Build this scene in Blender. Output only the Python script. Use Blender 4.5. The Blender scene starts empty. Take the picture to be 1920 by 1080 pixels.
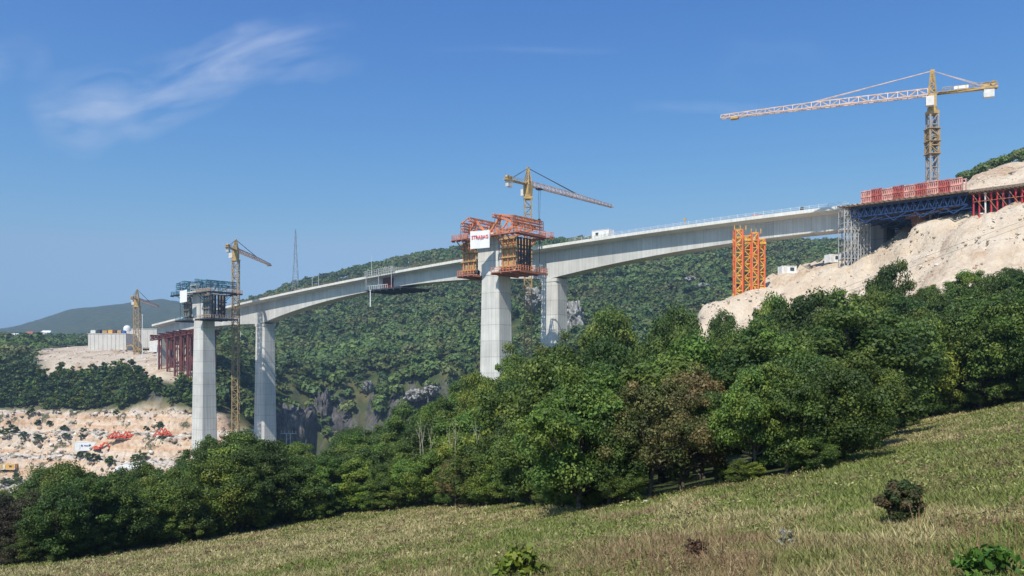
import bpy, math, random
import numpy as np
from mathutils import Vector, Matrix
random.seed(7); RNG = np.random.default_rng(11)
scene = bpy.context.scene
C = scene.collection
F = 1600.0; HX = 960.0; HY = 700.0        # focal length in photo pixels, principal column, eye-level row

# ---------------- camera, sky, sun, exposure ----------------
cd = bpy.data.cameras.new("camera"); cam = bpy.data.objects.new("camera", cd); C.objects.link(cam)
cd.lens = 30; cd.sensor_width = 36; cd.shift_y = 160 / 1920; cd.clip_start = .1; cd.clip_end = 20000
cam.location = (0, 0, 0); cam.rotation_euler = (math.radians(90), 0, 0)
scene.camera = cam
SUN_EL = 51.0
SUN_H = Vector((-.42, -.91, 0)).normalized()          # horizontal direction towards the sun
az = math.atan2(SUN_H.x, SUN_H.y)                       # from +Y, clockwise
w = bpy.data.worlds.new("World"); scene.world = w; w.use_nodes = True
nt = w.node_tree; nt.nodes.clear()
def N(nt, t, **kw):
    n = nt.nodes.new(t)
    for k, v in kw.items(): setattr(n, k, v)
    return n
wo = N(nt, 'ShaderNodeOutputWorld'); bg = N(nt, 'ShaderNodeBackground')
sky = N(nt, 'ShaderNodeTexSky'); sky.sky_type = 'NISHITA'; sky.sun_disc = False
sky.sun_elevation = math.radians(SUN_EL); sky.sun_rotation = az
sky.air_density = 1.0; sky.dust_density = .6; sky.ozone_density = 3.0; sky.altitude = 300
tc = N(nt, 'ShaderNodeTexCoord')
# thin cirrus: streaky noise in sky directions, kept to two patches of the sky
def link(a, b): nt.links.new(a, b)
def vmath(op, a, b=None):
    n = N(nt, 'ShaderNodeVectorMath', operation=op)
    link(a, n.inputs[0])
    if b is not None:
        if isinstance(b, (tuple, Vector)): n.inputs[1].default_value = b
        else: link(b, n.inputs[1])
    return n
def smath(op, a, b=None, clamp=False):
    n = N(nt, 'ShaderNodeMath', operation=op); n.use_clamp = clamp
    for i, v in enumerate((a, b)):
        if v is None: continue
        if isinstance(v, (int, float)): n.inputs[i].default_value = v
        else: link(v, n.inputs[i])
    return n.outputs[0]
def skydir(px, py): return Vector(((px-HX)/F, 1, (HY-py)/F)).normalized()
def cirrus(p0, p1, width, seed, amount):
    a = skydir(*p0); b = skydir(*p1); c = (a+b)*.5
    ax = (b-a).normalized(); half = (b-a).length/2
    nrm = c.normalized(); up = nrm.cross(ax).normalized()
    d = vmath('SUBTRACT', tc.outputs['Generated'], tuple(c))
    u = vmath('DOT_PRODUCT', d.outputs[0], tuple(ax)).outputs['Value']
    v = vmath('DOT_PRODUCT', d.outputs[0], tuple(up)).outputs['Value']
    f = vmath('DOT_PRODUCT', tc.outputs['Generated'], tuple(nrm)).outputs['Value']
    comb = N(nt, 'ShaderNodeCombineXYZ'); link(u, comb.inputs[0]); link(v, comb.inputs[1]); comb.inputs[2].default_value = seed
    mp = N(nt, 'ShaderNodeMapping'); link(comb.outputs[0], mp.inputs[0]); mp.inputs['Scale'].default_value = (9, 30, 1)
    mp.inputs['Rotation'].default_value = (0, 0, .25)
    nz = N(nt, 'ShaderNodeTexNoise'); link(mp.outputs[0], nz.inputs['Vector']); nz.inputs['Scale'].default_value = 1; nz.inputs['Detail'].default_value = 8; nz.inputs['Roughness'].default_value = .55; nz.inputs['Distortion'].default_value = .5
    n2 = N(nt, 'ShaderNodeTexNoise'); link(comb.outputs[0], n2.inputs['Vector']); n2.inputs['Scale'].default_value = 9; n2.inputs['Detail'].default_value = 3
    vv = smath('ADD', v, smath('MULTIPLY', smath('SUBTRACT', n2.outputs[0], .5), width*2.4))
    mu = smath('SUBTRACT', 1.0, smath('POWER', smath('ABSOLUTE', smath('DIVIDE', u, half*1.15)), 3.0), True)
    mv = smath('SUBTRACT', 1.0, smath('POWER', smath('ABSOLUTE', smath('DIVIDE', vv, width)), 1.3), True)
    st = smath('MULTIPLY', smath('SUBTRACT', nz.outputs[0], .36), 2.2, True)
    m = smath('MULTIPLY', smath('MULTIPLY', mu, mv), st)
    m = smath('MULTIPLY', m, smath('GREATER_THAN', f, .5))
    return smath('MULTIPLY', m, amount)
m1 = cirrus((100, 215), (640, 75), .036, 1.0, .8)
m2 = cirrus((80, 245), (270, 190), .026, 4.3, .7)
m3 = cirrus((-60, 110), (90, 100), .02, 7.7, .35)
m4 = cirrus((1200, 205), (1450, 200), .009, 3.1, .3)
m5 = cirrus((820, 92), (1150, 96), .005, 9.1, .14)
m6 = cirrus((1350, 105), (1560, 135), .03, 5.1, .08)
tot = m1
for m in (m2, m3, m4, m5, m6): tot = smath('ADD', tot, m)
tot = smath('MINIMUM', tot, .8)
sc_ = N(nt, 'ShaderNodeSeparateColor'); link(sky.outputs[0], sc_.inputs[0])     # deeper blue overhead, as in the photograph
sb_ = smath('MULTIPLY', sc_.outputs[2], 1.2)
sr_ = smath('MINIMUM', smath('MULTIPLY', smath('POWER', sc_.outputs[0], 3.0), .14), smath('MULTIPLY', sb_, .45))
sg_ = smath('MINIMUM', smath('MULTIPLY', smath('POWER', sc_.outputs[1], 1.9), .345), smath('MULTIPLY', sb_, .72))
hsv = N(nt, 'ShaderNodeCombineColor'); link(sr_, hsv.inputs[0]); link(sg_, hsv.inputs[1]); link(sb_, hsv.inputs[2])
mx = N(nt, 'ShaderNodeMixRGB'); link(tot, mx.inputs[0]); link(hsv.outputs[0], mx.inputs[1]); mx.inputs[2].default_value = (7.0, 7.3, 8.2, 1)
link(mx.outputs[0], bg.inputs[0]); bg.inputs[1].default_value = .105; link(bg.outputs[0], wo.inputs[0])
sd = bpy.data.lights.new("sun", 'SUN'); sd.energy = 4.4; sd.angle = math.radians(.53); sd.color = (1, .94, .84)
sun = bpy.data.objects.new("sun", sd); C.objects.link(sun)
sv = (SUN_H*math.cos(math.radians(SUN_EL)) + Vector((0, 0, math.sin(math.radians(SUN_EL)))))
sun.rotation_euler = sv.to_track_quat('Z', 'Y').to_euler()
scene.view_settings.view_transform = 'Standard'; scene.view_settings.look = 'None'
scene.view_settings.exposure = .36; scene.view_settings.gamma = 1
scene.render.engine = 'CYCLES'
scene.cycles.max_bounces = 5; scene.cycles.diffuse_bounces = 2; scene.cycles.transparent_max_bounces = 4; scene.cycles.volume_bounces = 0

# ---------------- helpers ----------------
def at(px, py, Y): return Vector(((px-HX)/F*Y, Y, (HY-py)/F*Y))
def tag(o, label=None, cat=None, group=None, kind=None):
    if label: o['label'] = label
    if cat: o['category'] = cat
    if group: o['group'] = group
    if kind: o['kind'] = kind
    return o
def empty(name, loc, label, cat, group=None):
    o = bpy.data.objects.new(name, None); C.objects.link(o); o.location = loc; o.empty_display_size = .5
    return tag(o, label, cat, group)
class MB:
    """collects boxes, bars and prisms in world coordinates"""
    def __init__(s): s.v = []; s.f = []; s.m = []
    def add(s, vs, fs, mi=0):
        k = len(s.v); s.v += [tuple(p) for p in vs]; s.f += [tuple(i+k for i in f) for f in fs]; s.m += [mi]*len(fs)
    def hexa(s, p, mi=0):
        s.add(p, [(0, 3, 2, 1), (4, 5, 6, 7), (0, 1, 5, 4), (1, 2, 6, 5), (2, 3, 7, 6), (3, 0, 4, 7)], mi)
    def box(s, o, a, b, c, mi=0):
        """corner-centred box: centre o, half vectors a, b, c"""
        o, a, b, c = Vector(o), Vector(a), Vector(b), Vector(c)
        s.hexa([o-a-b-c, o+a-b-c, o+a+b-c, o-a+b-c, o-a-b+c, o+a-b+c, o+a+b+c, o-a+b+c], mi)
    def bar(s, p, q, r, mi=0, r2=None):
        p, q = Vector(p), Vector(q); d = (q-p)
        if d.length < 1e-6: return
        d.normalize(); x = d.cross(Vector((0, 0, 1)))
        if x.length < .05: x = Vector((1, 0, 0))
        x.normalize(); y = d.cross(x); r2 = r if r2 is None else r2
        s.hexa([p-x*r-y*r, p+x*r-y*r, p+x*r+y*r, p-x*r+y*r, q-x*r2-y*r2, q+x*r2-y*r2, q+x*r2+y*r2, q-x*r2+y*r2], mi)
    def tube(s, p, q, r, n=8, r2=None, mi=0):
        p, q = Vector(p), Vector(q); d = (q-p).normalized(); x = d.cross(Vector((0, 0, 1)))
        if x.length < .05: x = Vector((1, 0, 0))
        x.normalize(); y = d.cross(x); r2 = r if r2 is None else r2
        vs = [p+(x*math.cos(2*math.pi*i/n)+y*math.sin(2*math.pi*i/n))*r for i in range(n)]
        vs += [q+(x*math.cos(2*math.pi*i/n)+y*math.sin(2*math.pi*i/n))*r2 for i in range(n)]
        s.add(vs, [(i, (i+1) % n, n+(i+1) % n, n+i) for i in range(n)]+[tuple(range(n))[::-1], tuple(range(n, 2*n))], mi)
    def lattice(s, p, q, a, b, n, r, a2=None, b2=None, rd=None, mi=0, mi2=None, tri=False):
        """box (or triangular) truss from p to q with half-width vectors a, b, ending a2, b2"""
        p, q, a, b = Vector(p), Vector(q), Vector(a), Vector(b)
        a2 = a if a2 is None else Vector(a2); b2 = b if b2 is None else Vector(b2); rd = rd or r*.6
        mi2 = mi if mi2 is None else mi2
        cs = [(-1, -1), (1, -1), (0, 1)] if tri else [(-1, -1), (1, -1), (1, 1), (-1, 1)]
        def P(i, t):
            o = p.lerp(q, t); A = a.lerp(a2, t); B = b.lerp(b2, t); return o+A*cs[i][0]+B*cs[i][1]
        m = len(cs)
        for i in range(m): s.bar(P(i, 0), P(i, 1), r, mi)
        for k in range(n+1):
            for i in range(m): s.bar(P(i, k/n), P((i+1) % m, k/n), rd, mi2)
        for k in range(n):
            for i in range(m):
                if (k+i) % 2: s.bar(P(i, k/n), P((i+1) % m, (k+1)/n), rd, mi2)
                else: s.bar(P((i+1) % m, k/n), P(i, (k+1)/n), rd, mi2)
    def build(s, name, mats, parent=None, smooth=False):
        me = bpy.data.meshes.new(name); inv = None
        vs = s.v
        if parent is not None:
            L = parent_world(parent); vs = [(p[0]-L[0], p[1]-L[1], p[2]-L[2]) for p in vs]
        me.from_pydata(vs, [], s.f); me.update()
        if not isinstance(mats, (list, tuple)): mats = [mats]
        for m in mats: me.materials.append(m)
        if len(mats) > 1: me.polygons.foreach_set('material_index', s.m)
        if smooth: me.shade_smooth()
        o = bpy.data.objects.new(name, me); C.objects.link(o)
        if parent is not None: o.parent = parent
        return o
def parent_world(p):
    L = Vector((0, 0, 0))
    while p is not None: L = L + p.location; p = p.parent
    return L
def vnoise(x, y, seed=0):
    """smooth value noise, 0..1"""
    xi = np.floor(x).astype(np.int64); yi = np.floor(y).astype(np.int64); fx = x-xi; fy = y-yi
    fx = fx*fx*(3-2*fx); fy = fy*fy*(3-2*fy)
    def h(a, b):
        n = (a*374761393 + b*668265263 + seed*982451653) & 0xffffffff
        n = ((n ^ (n >> 13))*1274126177) & 0xffffffff
        n = (n ^ (n >> 16)) & 0xffff
        return n/65535.0
    return (h(xi, yi)*(1-fx)+h(xi+1, yi)*fx)*(1-fy)+(h(xi, yi+1)*(1-fx)+h(xi+1, yi+1)*fx)*fy
def fbm(x, y, seed=0, o=4):
    t = 0; a = .5; s = 0
    for i in range(o): t = t+a*vnoise(x*2**i, y*2**i, seed+i); s += a; a *= .5
    return t/s
def sstep(a, b, x): t = np.clip((x-a)/(b-a), 0, 1); return t*t*(3-2*t)

# ---------------- materials ----------------
def base(name, rough=.8, metal=0):
    m = bpy.data.materials.new(name); m.use_nodes = True
    b = m.node_tree.nodes['Principled BSDF']; b.inputs['Roughness'].default_value = rough; b.inputs['Metallic'].default_value = metal
    b.inputs['Specular IOR Level'].default_value = .3
    return m, m.node_tree, b
def plain(name, col, rough=.6, metal=0, var=.18, sc=1.2, dirt=None):
    m, t, b = base(name, rough, metal)
    g = N(t, 'ShaderNodeNewGeometry'); n = N(t, 'ShaderNodeTexNoise'); n.inputs['Scale'].default_value = sc; n.inputs['Detail'].default_value = 5
    t.links.new(g.outputs['Position'], n.inputs['Vector'])
    r = N(t, 'ShaderNodeValToRGB'); t.links.new(n.outputs[0], r.inputs[0])
    lo = [c*(1-var) for c in col]; hi = [min(1, c*(1+var)) for c in col]
    if dirt: lo = list(dirt)
    r.color_ramp.elements[0].position = .35; r.color_ramp.elements[0].color = (*lo, 1)
    r.color_ramp.elements[1].position = .62; r.color_ramp.elements[1].color = (*hi, 1)
    t.links.new(r.outputs[0], b.inputs['Base Color'])
    return m
def concrete(name, col, streak=.25, joint=0.0, lift=4.6, seg=0):
    m, t, b = base(name, .85)
    L = t.links.new
    g = N(t, 'ShaderNodeNewGeometry')
    mp = N(t, 'ShaderNodeMapping'); L(g.outputs['Position'], mp.inputs[0]); mp.inputs['Scale'].default_value = (1.3, 1.3, .035)
    n1 = N(t, 'ShaderNodeTexNoise'); L(mp.outputs[0], n1.inputs['Vector']); n1.inputs['Scale'].default_value = 1.5; n1.inputs['Detail'].default_value = 6
    n2 = N(t, 'ShaderNodeTexNoise'); L(g.outputs['Position'], n2.inputs['Vector']); n2.inputs['Scale'].default_value = .25; n2.inputs['Detail'].default_value = 6
    r1 = N(t, 'ShaderNodeMapRange'); L(n1.outputs[0], r1.inputs[0]); r1.inputs[1].default_value = .35; r1.inputs[2].default_value = .65; r1.inputs[3].default_value = 1-streak; r1.inputs[4].default_value = 1.05
    r2 = N(t, 'ShaderNodeMapRange'); L(n2.outputs[0], r2.inputs[0]); r2.inputs[1].default_value = .3; r2.inputs[2].default_value = .7; r2.inputs[3].default_value = .88; r2.inputs[4].default_value = 1.06
    mu = N(t, 'ShaderNodeMath', operation='MULTIPLY'); L(r1.outputs[0], mu.inputs[0]); L(r2.outputs[0], mu.inputs[1])
    out = mu.outputs[0]
    if joint:
        sx = N(t, 'ShaderNodeSeparateXYZ'); L(g.outputs['Position'], sx.inputs[0])
        a = N(t, 'ShaderNodeMath', operation='DIVIDE'); L(sx.outputs[2], a.inputs[0]); a.inputs[1].default_value = lift
        fr = N(t, 'ShaderNodeMath', operation='FRACT'); L(a.outputs[0], fr.inputs[0])
        lt = N(t, 'ShaderNodeMath', operation='LESS_THAN'); L(fr.outputs[0], lt.inputs[0]); lt.inputs[1].default_value = .045
        fl = N(t, 'ShaderNodeMath', operation='FLOOR'); L(a.outputs[0], fl.inputs[0])
        wn = N(t, 'ShaderNodeTexWhiteNoise', noise_dimensions='1D'); L(fl.outputs[0], wn.inputs['W'])
        r3 = N(t, 'ShaderNodeMapRange'); L(wn.outputs[0], r3.inputs[0]); r3.inputs[3].default_value = .92; r3.inputs[4].default_value = 1.03
        j = N(t, 'ShaderNodeMath', operation='MULTIPLY'); L(lt.outputs[0], j.inputs[0]); j.inputs[1].default_value = -joint
        j2 = N(t, 'ShaderNodeMath', operation='ADD'); L(j.outputs[0], j2.inputs[0]); j2.inputs[1].default_value = 1
        j3 = N(t, 'ShaderNodeMath', operation='MULTIPLY'); L(j2.outputs[0], j3.inputs[0]); L(r3.outputs[0], j3.inputs[1])
        m4 = N(t, 'ShaderNodeMath', operation='MULTIPLY'); L(out, m4.inputs[0]); L(j3.outputs[0], m4.inputs[1]); out = m4.outputs[0]
    vm = N(t, 'ShaderNodeVectorMath', operation='SCALE'); vm.inputs[0].default_value = col; L(out, vm.inputs['Scale'])
    L(vm.outputs[0], b.inputs['Base Color'])
    if seg:
        dt = N(t, 'ShaderNodeVectorMath', operation='DOT_PRODUCT'); L(g.outputs['Position'], dt.inputs[0]); dt.inputs[1].default_value = (-.769, .639, 0)
        dv = N(t, 'ShaderNodeMath', operation='DIVIDE'); L(dt.outputs['Value'], dv.inputs[0]); dv.inputs[1].default_value = seg
        f_ = N(t, 'ShaderNodeMath', operation='FRACT'); L(dv.outputs[0], f_.inputs[0]); lt = N(t, 'ShaderNodeMath', operation='LESS_THAN'); L(f_.outputs[0], lt.inputs[0]); lt.inputs[1].default_value = .04
        fo = N(t, 'ShaderNodeMath', operation='FLOOR'); L(dv.outputs[0], fo.inputs[0]); wn = N(t, 'ShaderNodeTexWhiteNoise', noise_dimensions='1D'); L(fo.outputs[0], wn.inputs['W'])
        rr = N(t, 'ShaderNodeMapRange'); L(wn.outputs[0], rr.inputs[0]); rr.inputs[3].default_value = .88; rr.inputs[4].default_value = 1.04
        j = N(t, 'ShaderNodeMath', operation='MULTIPLY_ADD'); L(lt.outputs[0], j.inputs[0]); j.inputs[1].default_value = -.16; j.inputs[2].default_value = 1
        j2 = N(t, 'ShaderNodeMath', operation='MULTIPLY'); L(j.outputs[0], j2.inputs[0]); L(rr.outputs[0], j2.inputs[1])
        v2 = N(t, 'ShaderNodeVectorMath', operation='SCALE'); L(vm.outputs[0], v2.inputs[0]); L(j2.outputs[0], v2.inputs['Scale']); L(v2.outputs[0], b.inputs['Base Color'])
    bp = N(t, 'ShaderNodeBump'); bp.inputs['Strength'].default_value = .25; bp.inputs['Distance'].default_value = .15; L(n1.outputs[0], bp.inputs['Height']); L(bp.outputs[0], b.inputs['Normal'])
    return m
def foliage(name, transl=.34):
    m, t, b = base(name, .55); L = t.links.new
    at_ = N(t, 'ShaderNodeAttribute', attribute_name='Col'); oi = N(t, 'ShaderNodeObjectInfo')
    h = N(t, 'ShaderNodeHueSaturation'); L(at_.outputs['Color'], h.inputs['Color'])
    r = N(t, 'ShaderNodeMapRange'); L(oi.outputs['Random'], r.inputs[0]); r.inputs[3].default_value = .72; r.inputs[4].default_value = 1.3; L(r.outputs[0], h.inputs['Value'])
    wn = N(t, 'ShaderNodeTexWhiteNoise', noise_dimensions='1D'); L(oi.outputs['Random'], wn.inputs['W'])
    r2 = N(t, 'ShaderNodeMapRange'); L(wn.outputs[0], r2.inputs[0]); r2.inputs[3].default_value = .468; r2.inputs[4].default_value = .503; L(r2.outputs[0], h.inputs['Hue'])
    L(h.outputs[0], b.inputs['Base Color'])
    tr = N(t, 'ShaderNodeBsdfTranslucent'); L(h.outputs[0], tr.inputs[0])
    mx = N(t, 'ShaderNodeMixShader'); mx.inputs[0].default_value = transl
    L(b.outputs[0], mx.inputs[1]); L(tr.outputs[0], mx.inputs[2]); L(mx.outputs[0], t.nodes['Material Output'].inputs[0])
    return m
M = dict(timberp=plain('pale_timber', (.45, .33, .24), .8), mastg=plain('dusty_mast', (.34, .29, .25), .6), mastb=plain('ochre_mast', (.36, .25, .12), .6),
    conc=concrete('pale_concrete', (.66, .64, .585), .2, .26), girder=concrete('girder_concrete', (.60, .59, .55), .12, seg=5.0),
    slab=concrete('slab_concrete', (.70, .68, .62), .12), dconc=concrete('dark_concrete', (.33, .32, .29), .3, .2),
    wallc=concrete('wall_concrete', (.66, .63, .57), .2),
    yellow=plain('yellow_steel', (.48, .31, .10), .55, dirt=(.34, .24, .12)), jib=plain('jib_paint', (.58, .43, .36), .5), jibg=plain('grey_steel', (.42, .38, .33), .5),
    orange=plain('orange_steel', (.66, .20, .07), .65, dirt=(.38, .19, .12), sc=.9), orange2=plain('orange_yellow_steel', (.68, .38, .07), .5), tower_or=plain('tower_orange', (.68, .12, .04), .6, dirt=(.5, .16, .08), sc=.6),
    redor=plain('red_orange_panel', (.42, .13, .07), .75, dirt=(.26, .13, .09)), red=plain('red_panel', (.42, .11, .09), .7, var=.35), pinkw=plain('pale_red_panel', (.60, .30, .25), .7, var=.3, sc=.8),
    redp=plain('red_prop', (.5, .04, .05), .5), maroon=plain('maroon_steel', (.16, .035, .03), .7, dirt=(.10, .05, .045)), timber=plain('timber', (.42, .27, .12), .8, var=.35, sc=2.5),
    timberd=plain('old_timber', (.19, .14, .10), .85, var=.35, sc=2.5), dark=plain('dark_steel', (.045, .05, .06), .6), blue=plain('blue_steel', (.018, .04, .11), .5),
    teal=plain('teal_steel', (.10, .22, .28), .5), grey=plain('scaffold_steel', (.36, .36, .35), .4), white=plain('white_paint', (.78, .78, .76), .5, var=.04),
    offw=plain('dirty_white', (.66, .64, .6), .6, var=.1), banner=plain('banner_cloth', (.8, .79, .79), .7, var=.03), bred=plain('banner_red', (.6, .03, .05), .6, var=.02),
    rust=plain('rusty_pier', (.16, .08, .05), .8, var=.4, sc=2), bark=plain('bark', (.085, .07, .055), .9, var=.4, sc=6), birch=plain('pale_bark', (.30, .28, .22), .8, var=.3, sc=6),
    leaf=foliage('leaves'), farleaf=foliage('far_leaves', .3), grassm=foliage('grass_blades', .25),
    ored=plain('orange_red_paint', (.62, .09, .045), .5), roof=plain('roof_tile', (.32, .12, .07), .8), glass=plain('window_glass', (.05, .07, .09), .2),
    black=plain('rubber', (.03, .03, .03), .8), cable=plain('cable', (.09, .09, .1), .5), pylon=plain('pylon_steel', (.30, .33, .37), .5),
    dash=plain('blue_paint', (.05, .12, .35), .5), netting=plain('orange_netting', (.75, .25, .15), .7))

# ---------------- terrain ----------------
def meadow(X, Y):
    b = np.where(X > 0, .2*X*np.clip(1, 0, 1)-.0*X, .105*X)
    b = .1525*X+.0475*np.sqrt(X*X+64)-.38
    return -1.7-.124*Y+b+.35*(fbm(X/14+3, Y/14+9, 5, 3)-.5)+.16*(fbm(X*.7, Y*.7, 8, 3)-.5)-.0
COLS = {
 -420: [(70, 1060), (110, 1010), (180, 960), (280, 920), (345, 880), (400, 770), (440, 710), (520, 665), (750, 655), (1000, 645), (1600, 640), (2500, 630), (3200, 625), (4200, 640)],
 0: [(65, 1040), (100, 985), (150, 965), (250, 945), (310, 930), (345, 900), (362, 870), (382, 818), (400, 772), (412, 752), (440, 705), (470, 680), (520, 660), (700, 654), (900, 645), (1300, 636), (2200, 634), (3000, 622), (4200, 640)],
 130: [(65, 1020), (100, 975), (150, 950), (250, 930), (310, 920), (345, 898), (362, 865), (380, 825), (394, 785), (403, 765), (417, 745), (438, 700), (455, 684), (485, 663), (520, 658), (700, 655), (900, 646), (1300, 640), (2200, 630), (3000, 580), (4200, 605)],
 300: [(65, 1000), (100, 955), (150, 930), (250, 905), (310, 895), (338, 880), (352, 850), (370, 808), (382, 785), (392, 745), (402, 708), (418, 690), (450, 680), (480, 668), (520, 658), (700, 656), (1000, 652), (1500, 640), (2200, 620), (3000, 560), (4200, 595)],
 440: [(65, 985), (100, 935), (150, 910), (250, 890), (320, 885), (345, 870), (365, 835), (380, 800), (392, 782), (402, 762), (418, 730), (440, 700), (480, 675), (560, 655), (700, 640), (900, 610), (1200, 580), (3000, 580), (4200, 610)],
 548: [(65, 975), (100, 925), (150, 905), (250, 890), (340, 880), (375, 865), (400, 862), (450, 860), (490, 850), (510, 760), (530, 715), (600, 690), (750, 610), (1000, 545), (1300, 560), (3000, 620)],
 640: [(65, 965), (100, 915), (150, 900), (250, 890), (340, 890), (400, 910), (470, 900), (505, 850), (516, 780), (530, 725), (600, 685), (800, 590), (1000, 525), (1300, 545)],
 780: [(65, 945), (100, 900), (150, 870), (220, 850), (300, 860), (400, 880), (480, 850), (497, 790), (508, 720), (530, 690), (600, 655), (800, 560), (1000, 490), (1300, 520)],
 900: [(65, 935), (100, 880), (150, 800), (180, 785), (246, 800), (350, 850), (450, 830), (490, 760), (505, 710), (600, 645), (800, 535), (1000, 472), (1300, 500)],
 1050: [(65, 930), (100, 850), (150, 730), (180, 705), (260, 715), (350, 800), (450, 770), (500, 670), (600, 605), (800, 510), (960, 462), (1300, 500)],
 1200: [(65, 905), (100, 825), (150, 715), (190, 675), (260, 690), (380, 760), (470, 720), (520, 650), (700, 550), (950, 462), (1300, 500)],
 1320: [(65, 890), (100, 795), (150, 690), (185, 632), (203, 580), (214, 590), (260, 650), (400, 720), (500, 640), (650, 565), (950, 458), (1300, 500)],
 1380: [(65, 885), (100, 785), (150, 672), (180, 612), (200, 562), (212, 558), (240, 600), (300, 640), (450, 660), (650, 560), (950, 455), (1300, 500)],
 1450: [(65, 870), (100, 775), (150, 660), (180, 600), (200, 550), (212, 524), (235, 518), (300, 560), (450, 620), (600, 555), (900, 462), (1300, 500)],
 1570: [(65, 850), (100, 745), (150, 620), (180, 560), (198, 513), (225, 497), (260, 500), (400, 540), (600, 535), (900, 468), (1300, 500)],
 1640: [(65, 825), (100, 725), (140, 620), (175, 530), (192, 492), (208, 474), (222, 446), (240, 430), (300, 430), (400, 480), (900, 480)],
 1700: [(70, 790), (100, 705), (140, 590), (170, 500), (184, 452), (197, 444), (210, 424), (225, 408), (260, 400), (350, 420), (600, 430)],
 1820: [(70, 775), (100, 690), (140, 545), (160, 450), (169, 414), (182, 405), (200, 374), (225, 345), (260, 338), (350, 340)],
 1920: [(67, 750), (100, 655), (140, 505), (158, 408), (175, 385), (200, 345), (225, 312), (260, 300), (350, 304)],
 2100: [(70, 720), (100, 620), (150, 430), (170, 370), (215, 250), (300, 240)],
 2500: [(80, 690), (110, 580), (150, 400), (215, 190), (300, 180)],
}
cp = []
for px, L_ in COLS.items():
    for (Y, py) in L_:
        p = at(px, py, Y); cp.append((p.x, p.y, p.z))
for px in (-300, 0, 300, 640, 960, 1280, 1600, 1920, 2250):
    for Y in (20, 38, 50):
        X = (px-HX)/F*Y; cp.append((X, Y, float(meadow(np.array([X]), np.array([Y]))[0])))
cp = np.array(cp)
def feat(X, Y): return np.stack([X/(Y+30)*3.2, np.log(Y+30)*2.0], -1)
Fc = feat(cp[:, 0], cp[:, 1]); n_ = len(cp)
K = np.linalg.norm(Fc[:, None]-Fc[None], axis=-1)
zc = cp[:, 2]/(cp[:, 1]+30)
A = np.zeros((n_+1, n_+1)); A[:n_, :n_] = -K+np.eye(n_)*.002; A[:n_, n_] = 1; A[n_, :n_] = 1
W_ = np.linalg.solve(A, np.append(zc, 0))
def rbf(X, Y):
    f = feat(X, Y); out = np.empty(len(X))
    for i in range(0, len(X), 20000):
        k = -np.linalg.norm(f[i:i+20000, None]-Fc[None], axis=-1)
        out[i:i+20000] = k@W_[:n_]+W_[n_]
    return out*(Y+30)
def pix(X, Y): return HX+F*X/np.maximum(Y, 1)
def quarry_w(X, Y):
    s = pix(X, Y)
    lim = 322
    top = 402-.075*np.clip(s-100, 0, 300)+.09*np.clip(s-320, 0, 100)
    return sstep(lim-8, lim+8, Y)*(1-sstep(top-3, top+3, Y+12*(fbm(X/16, Y/25, 31, 3)-.5)))*(1-sstep(500, 525, s))
def plateau_w(X, Y):
    s = pix(X, Y)
    return sstep(-3, 3, Y-(437-36*sstep(220, 290, s))+8*(fbm(X/12, Y/18, 21, 3)-.5))*(1-sstep(640, 660, Y))*sstep(60, 100, s-60*(fbm(Y/20, X/30, 5, 2)-.5))*(1-sstep(385, 400, s))
def sand_w(X, Y):
    s = pix(X, Y)
    lo = 150-42*sstep(1560, 1760, s)+12*(fbm(X/9, Y/9, 41, 3)-.5)
    return sstep(lo, lo+4, Y)*(1-sstep(228, 250, Y+20*(fbm(X/12, Y/12, 51, 3)-.5)+np.clip(s-1750, -400, 0)*.02))*sstep(1306, 1318, s+16*(fbm(X/4, Y/4, 61, 3)-.5))
def ground(X, Y):
    X = np.atleast_1d(np.asarray(X, float)); Y = np.atleast_1d(np.asarray(Y, float))
    r = rbf(X, np.maximum(Y, 15)); m = meadow(X, Y)
    t = sstep(52, 75, Y); z = m*(1-t)+r*t
    far = sstep(60, 150, Y)
    z = z+far*(fbm(X/30, Y/30, 71, 4)-.5)*np.clip(Y/100, 0, 7)*.9
    q = quarry_w(X, Y)
    st = 9.0; zz = z+4.0*(fbm(X/40, Y/40, 77, 2)-.5); k = np.floor(zz/st); f = zz/st-k
    zt = (k+sstep(.55, .8, f))*st
    rough = (fbm(X/3.0, Y/3.0, 81, 4)-.5)*4.2+(fbm(X/9, Y/9, 83, 3)-.5)*4
    z = z*(1-q)+(zt+rough)*q
    s = sand_w(X, Y)
    sp_ = pix(X, Y); yc = np.interp(sp_, [1420, 1500, 1600, 1700, 1780, 1920], [216, 207, 195, 183, 174, 160]); z = z+s*1.5*(sstep(-.9, .9, Y-yc+3*(fbm(X/6, Y/6, 96, 3)-.5))-.5)*sstep(1400, 1450, sp_)*(1-sstep(1740, 1800, sp_))
    gl = 1-np.abs(2*fbm(sp_/11+fbm(X/8, Y/8, 55, 2)*1.5, Y/60, 99, 3)-1); z = z-s*sstep(.86, 1, gl)*.9+s*(fbm(X/2.2, Y/2.2, 98, 4)-.5)*1.1+s*((fbm(X/6, Y/6, 91, 4)-.5)*2.4)+s*1.1*sstep(.5, .56, fbm(X/15+4, Y/8, 93, 3))
    # gorge cliffs: broken rock
    c = np.exp(-((Y-505)/28)**2)*sstep(520, 560, pix(X, Y))*(1-sstep(930, 980, pix(X, Y)))
    z = z+c*((fbm(X/6, Y/30, 95, 4)-.5)*30+(fbm(X/2.5, Y/4, 97, 3)-.5)*6)
    return z
def g1(X, Y): return float(ground([X], [Y])[0])

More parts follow.
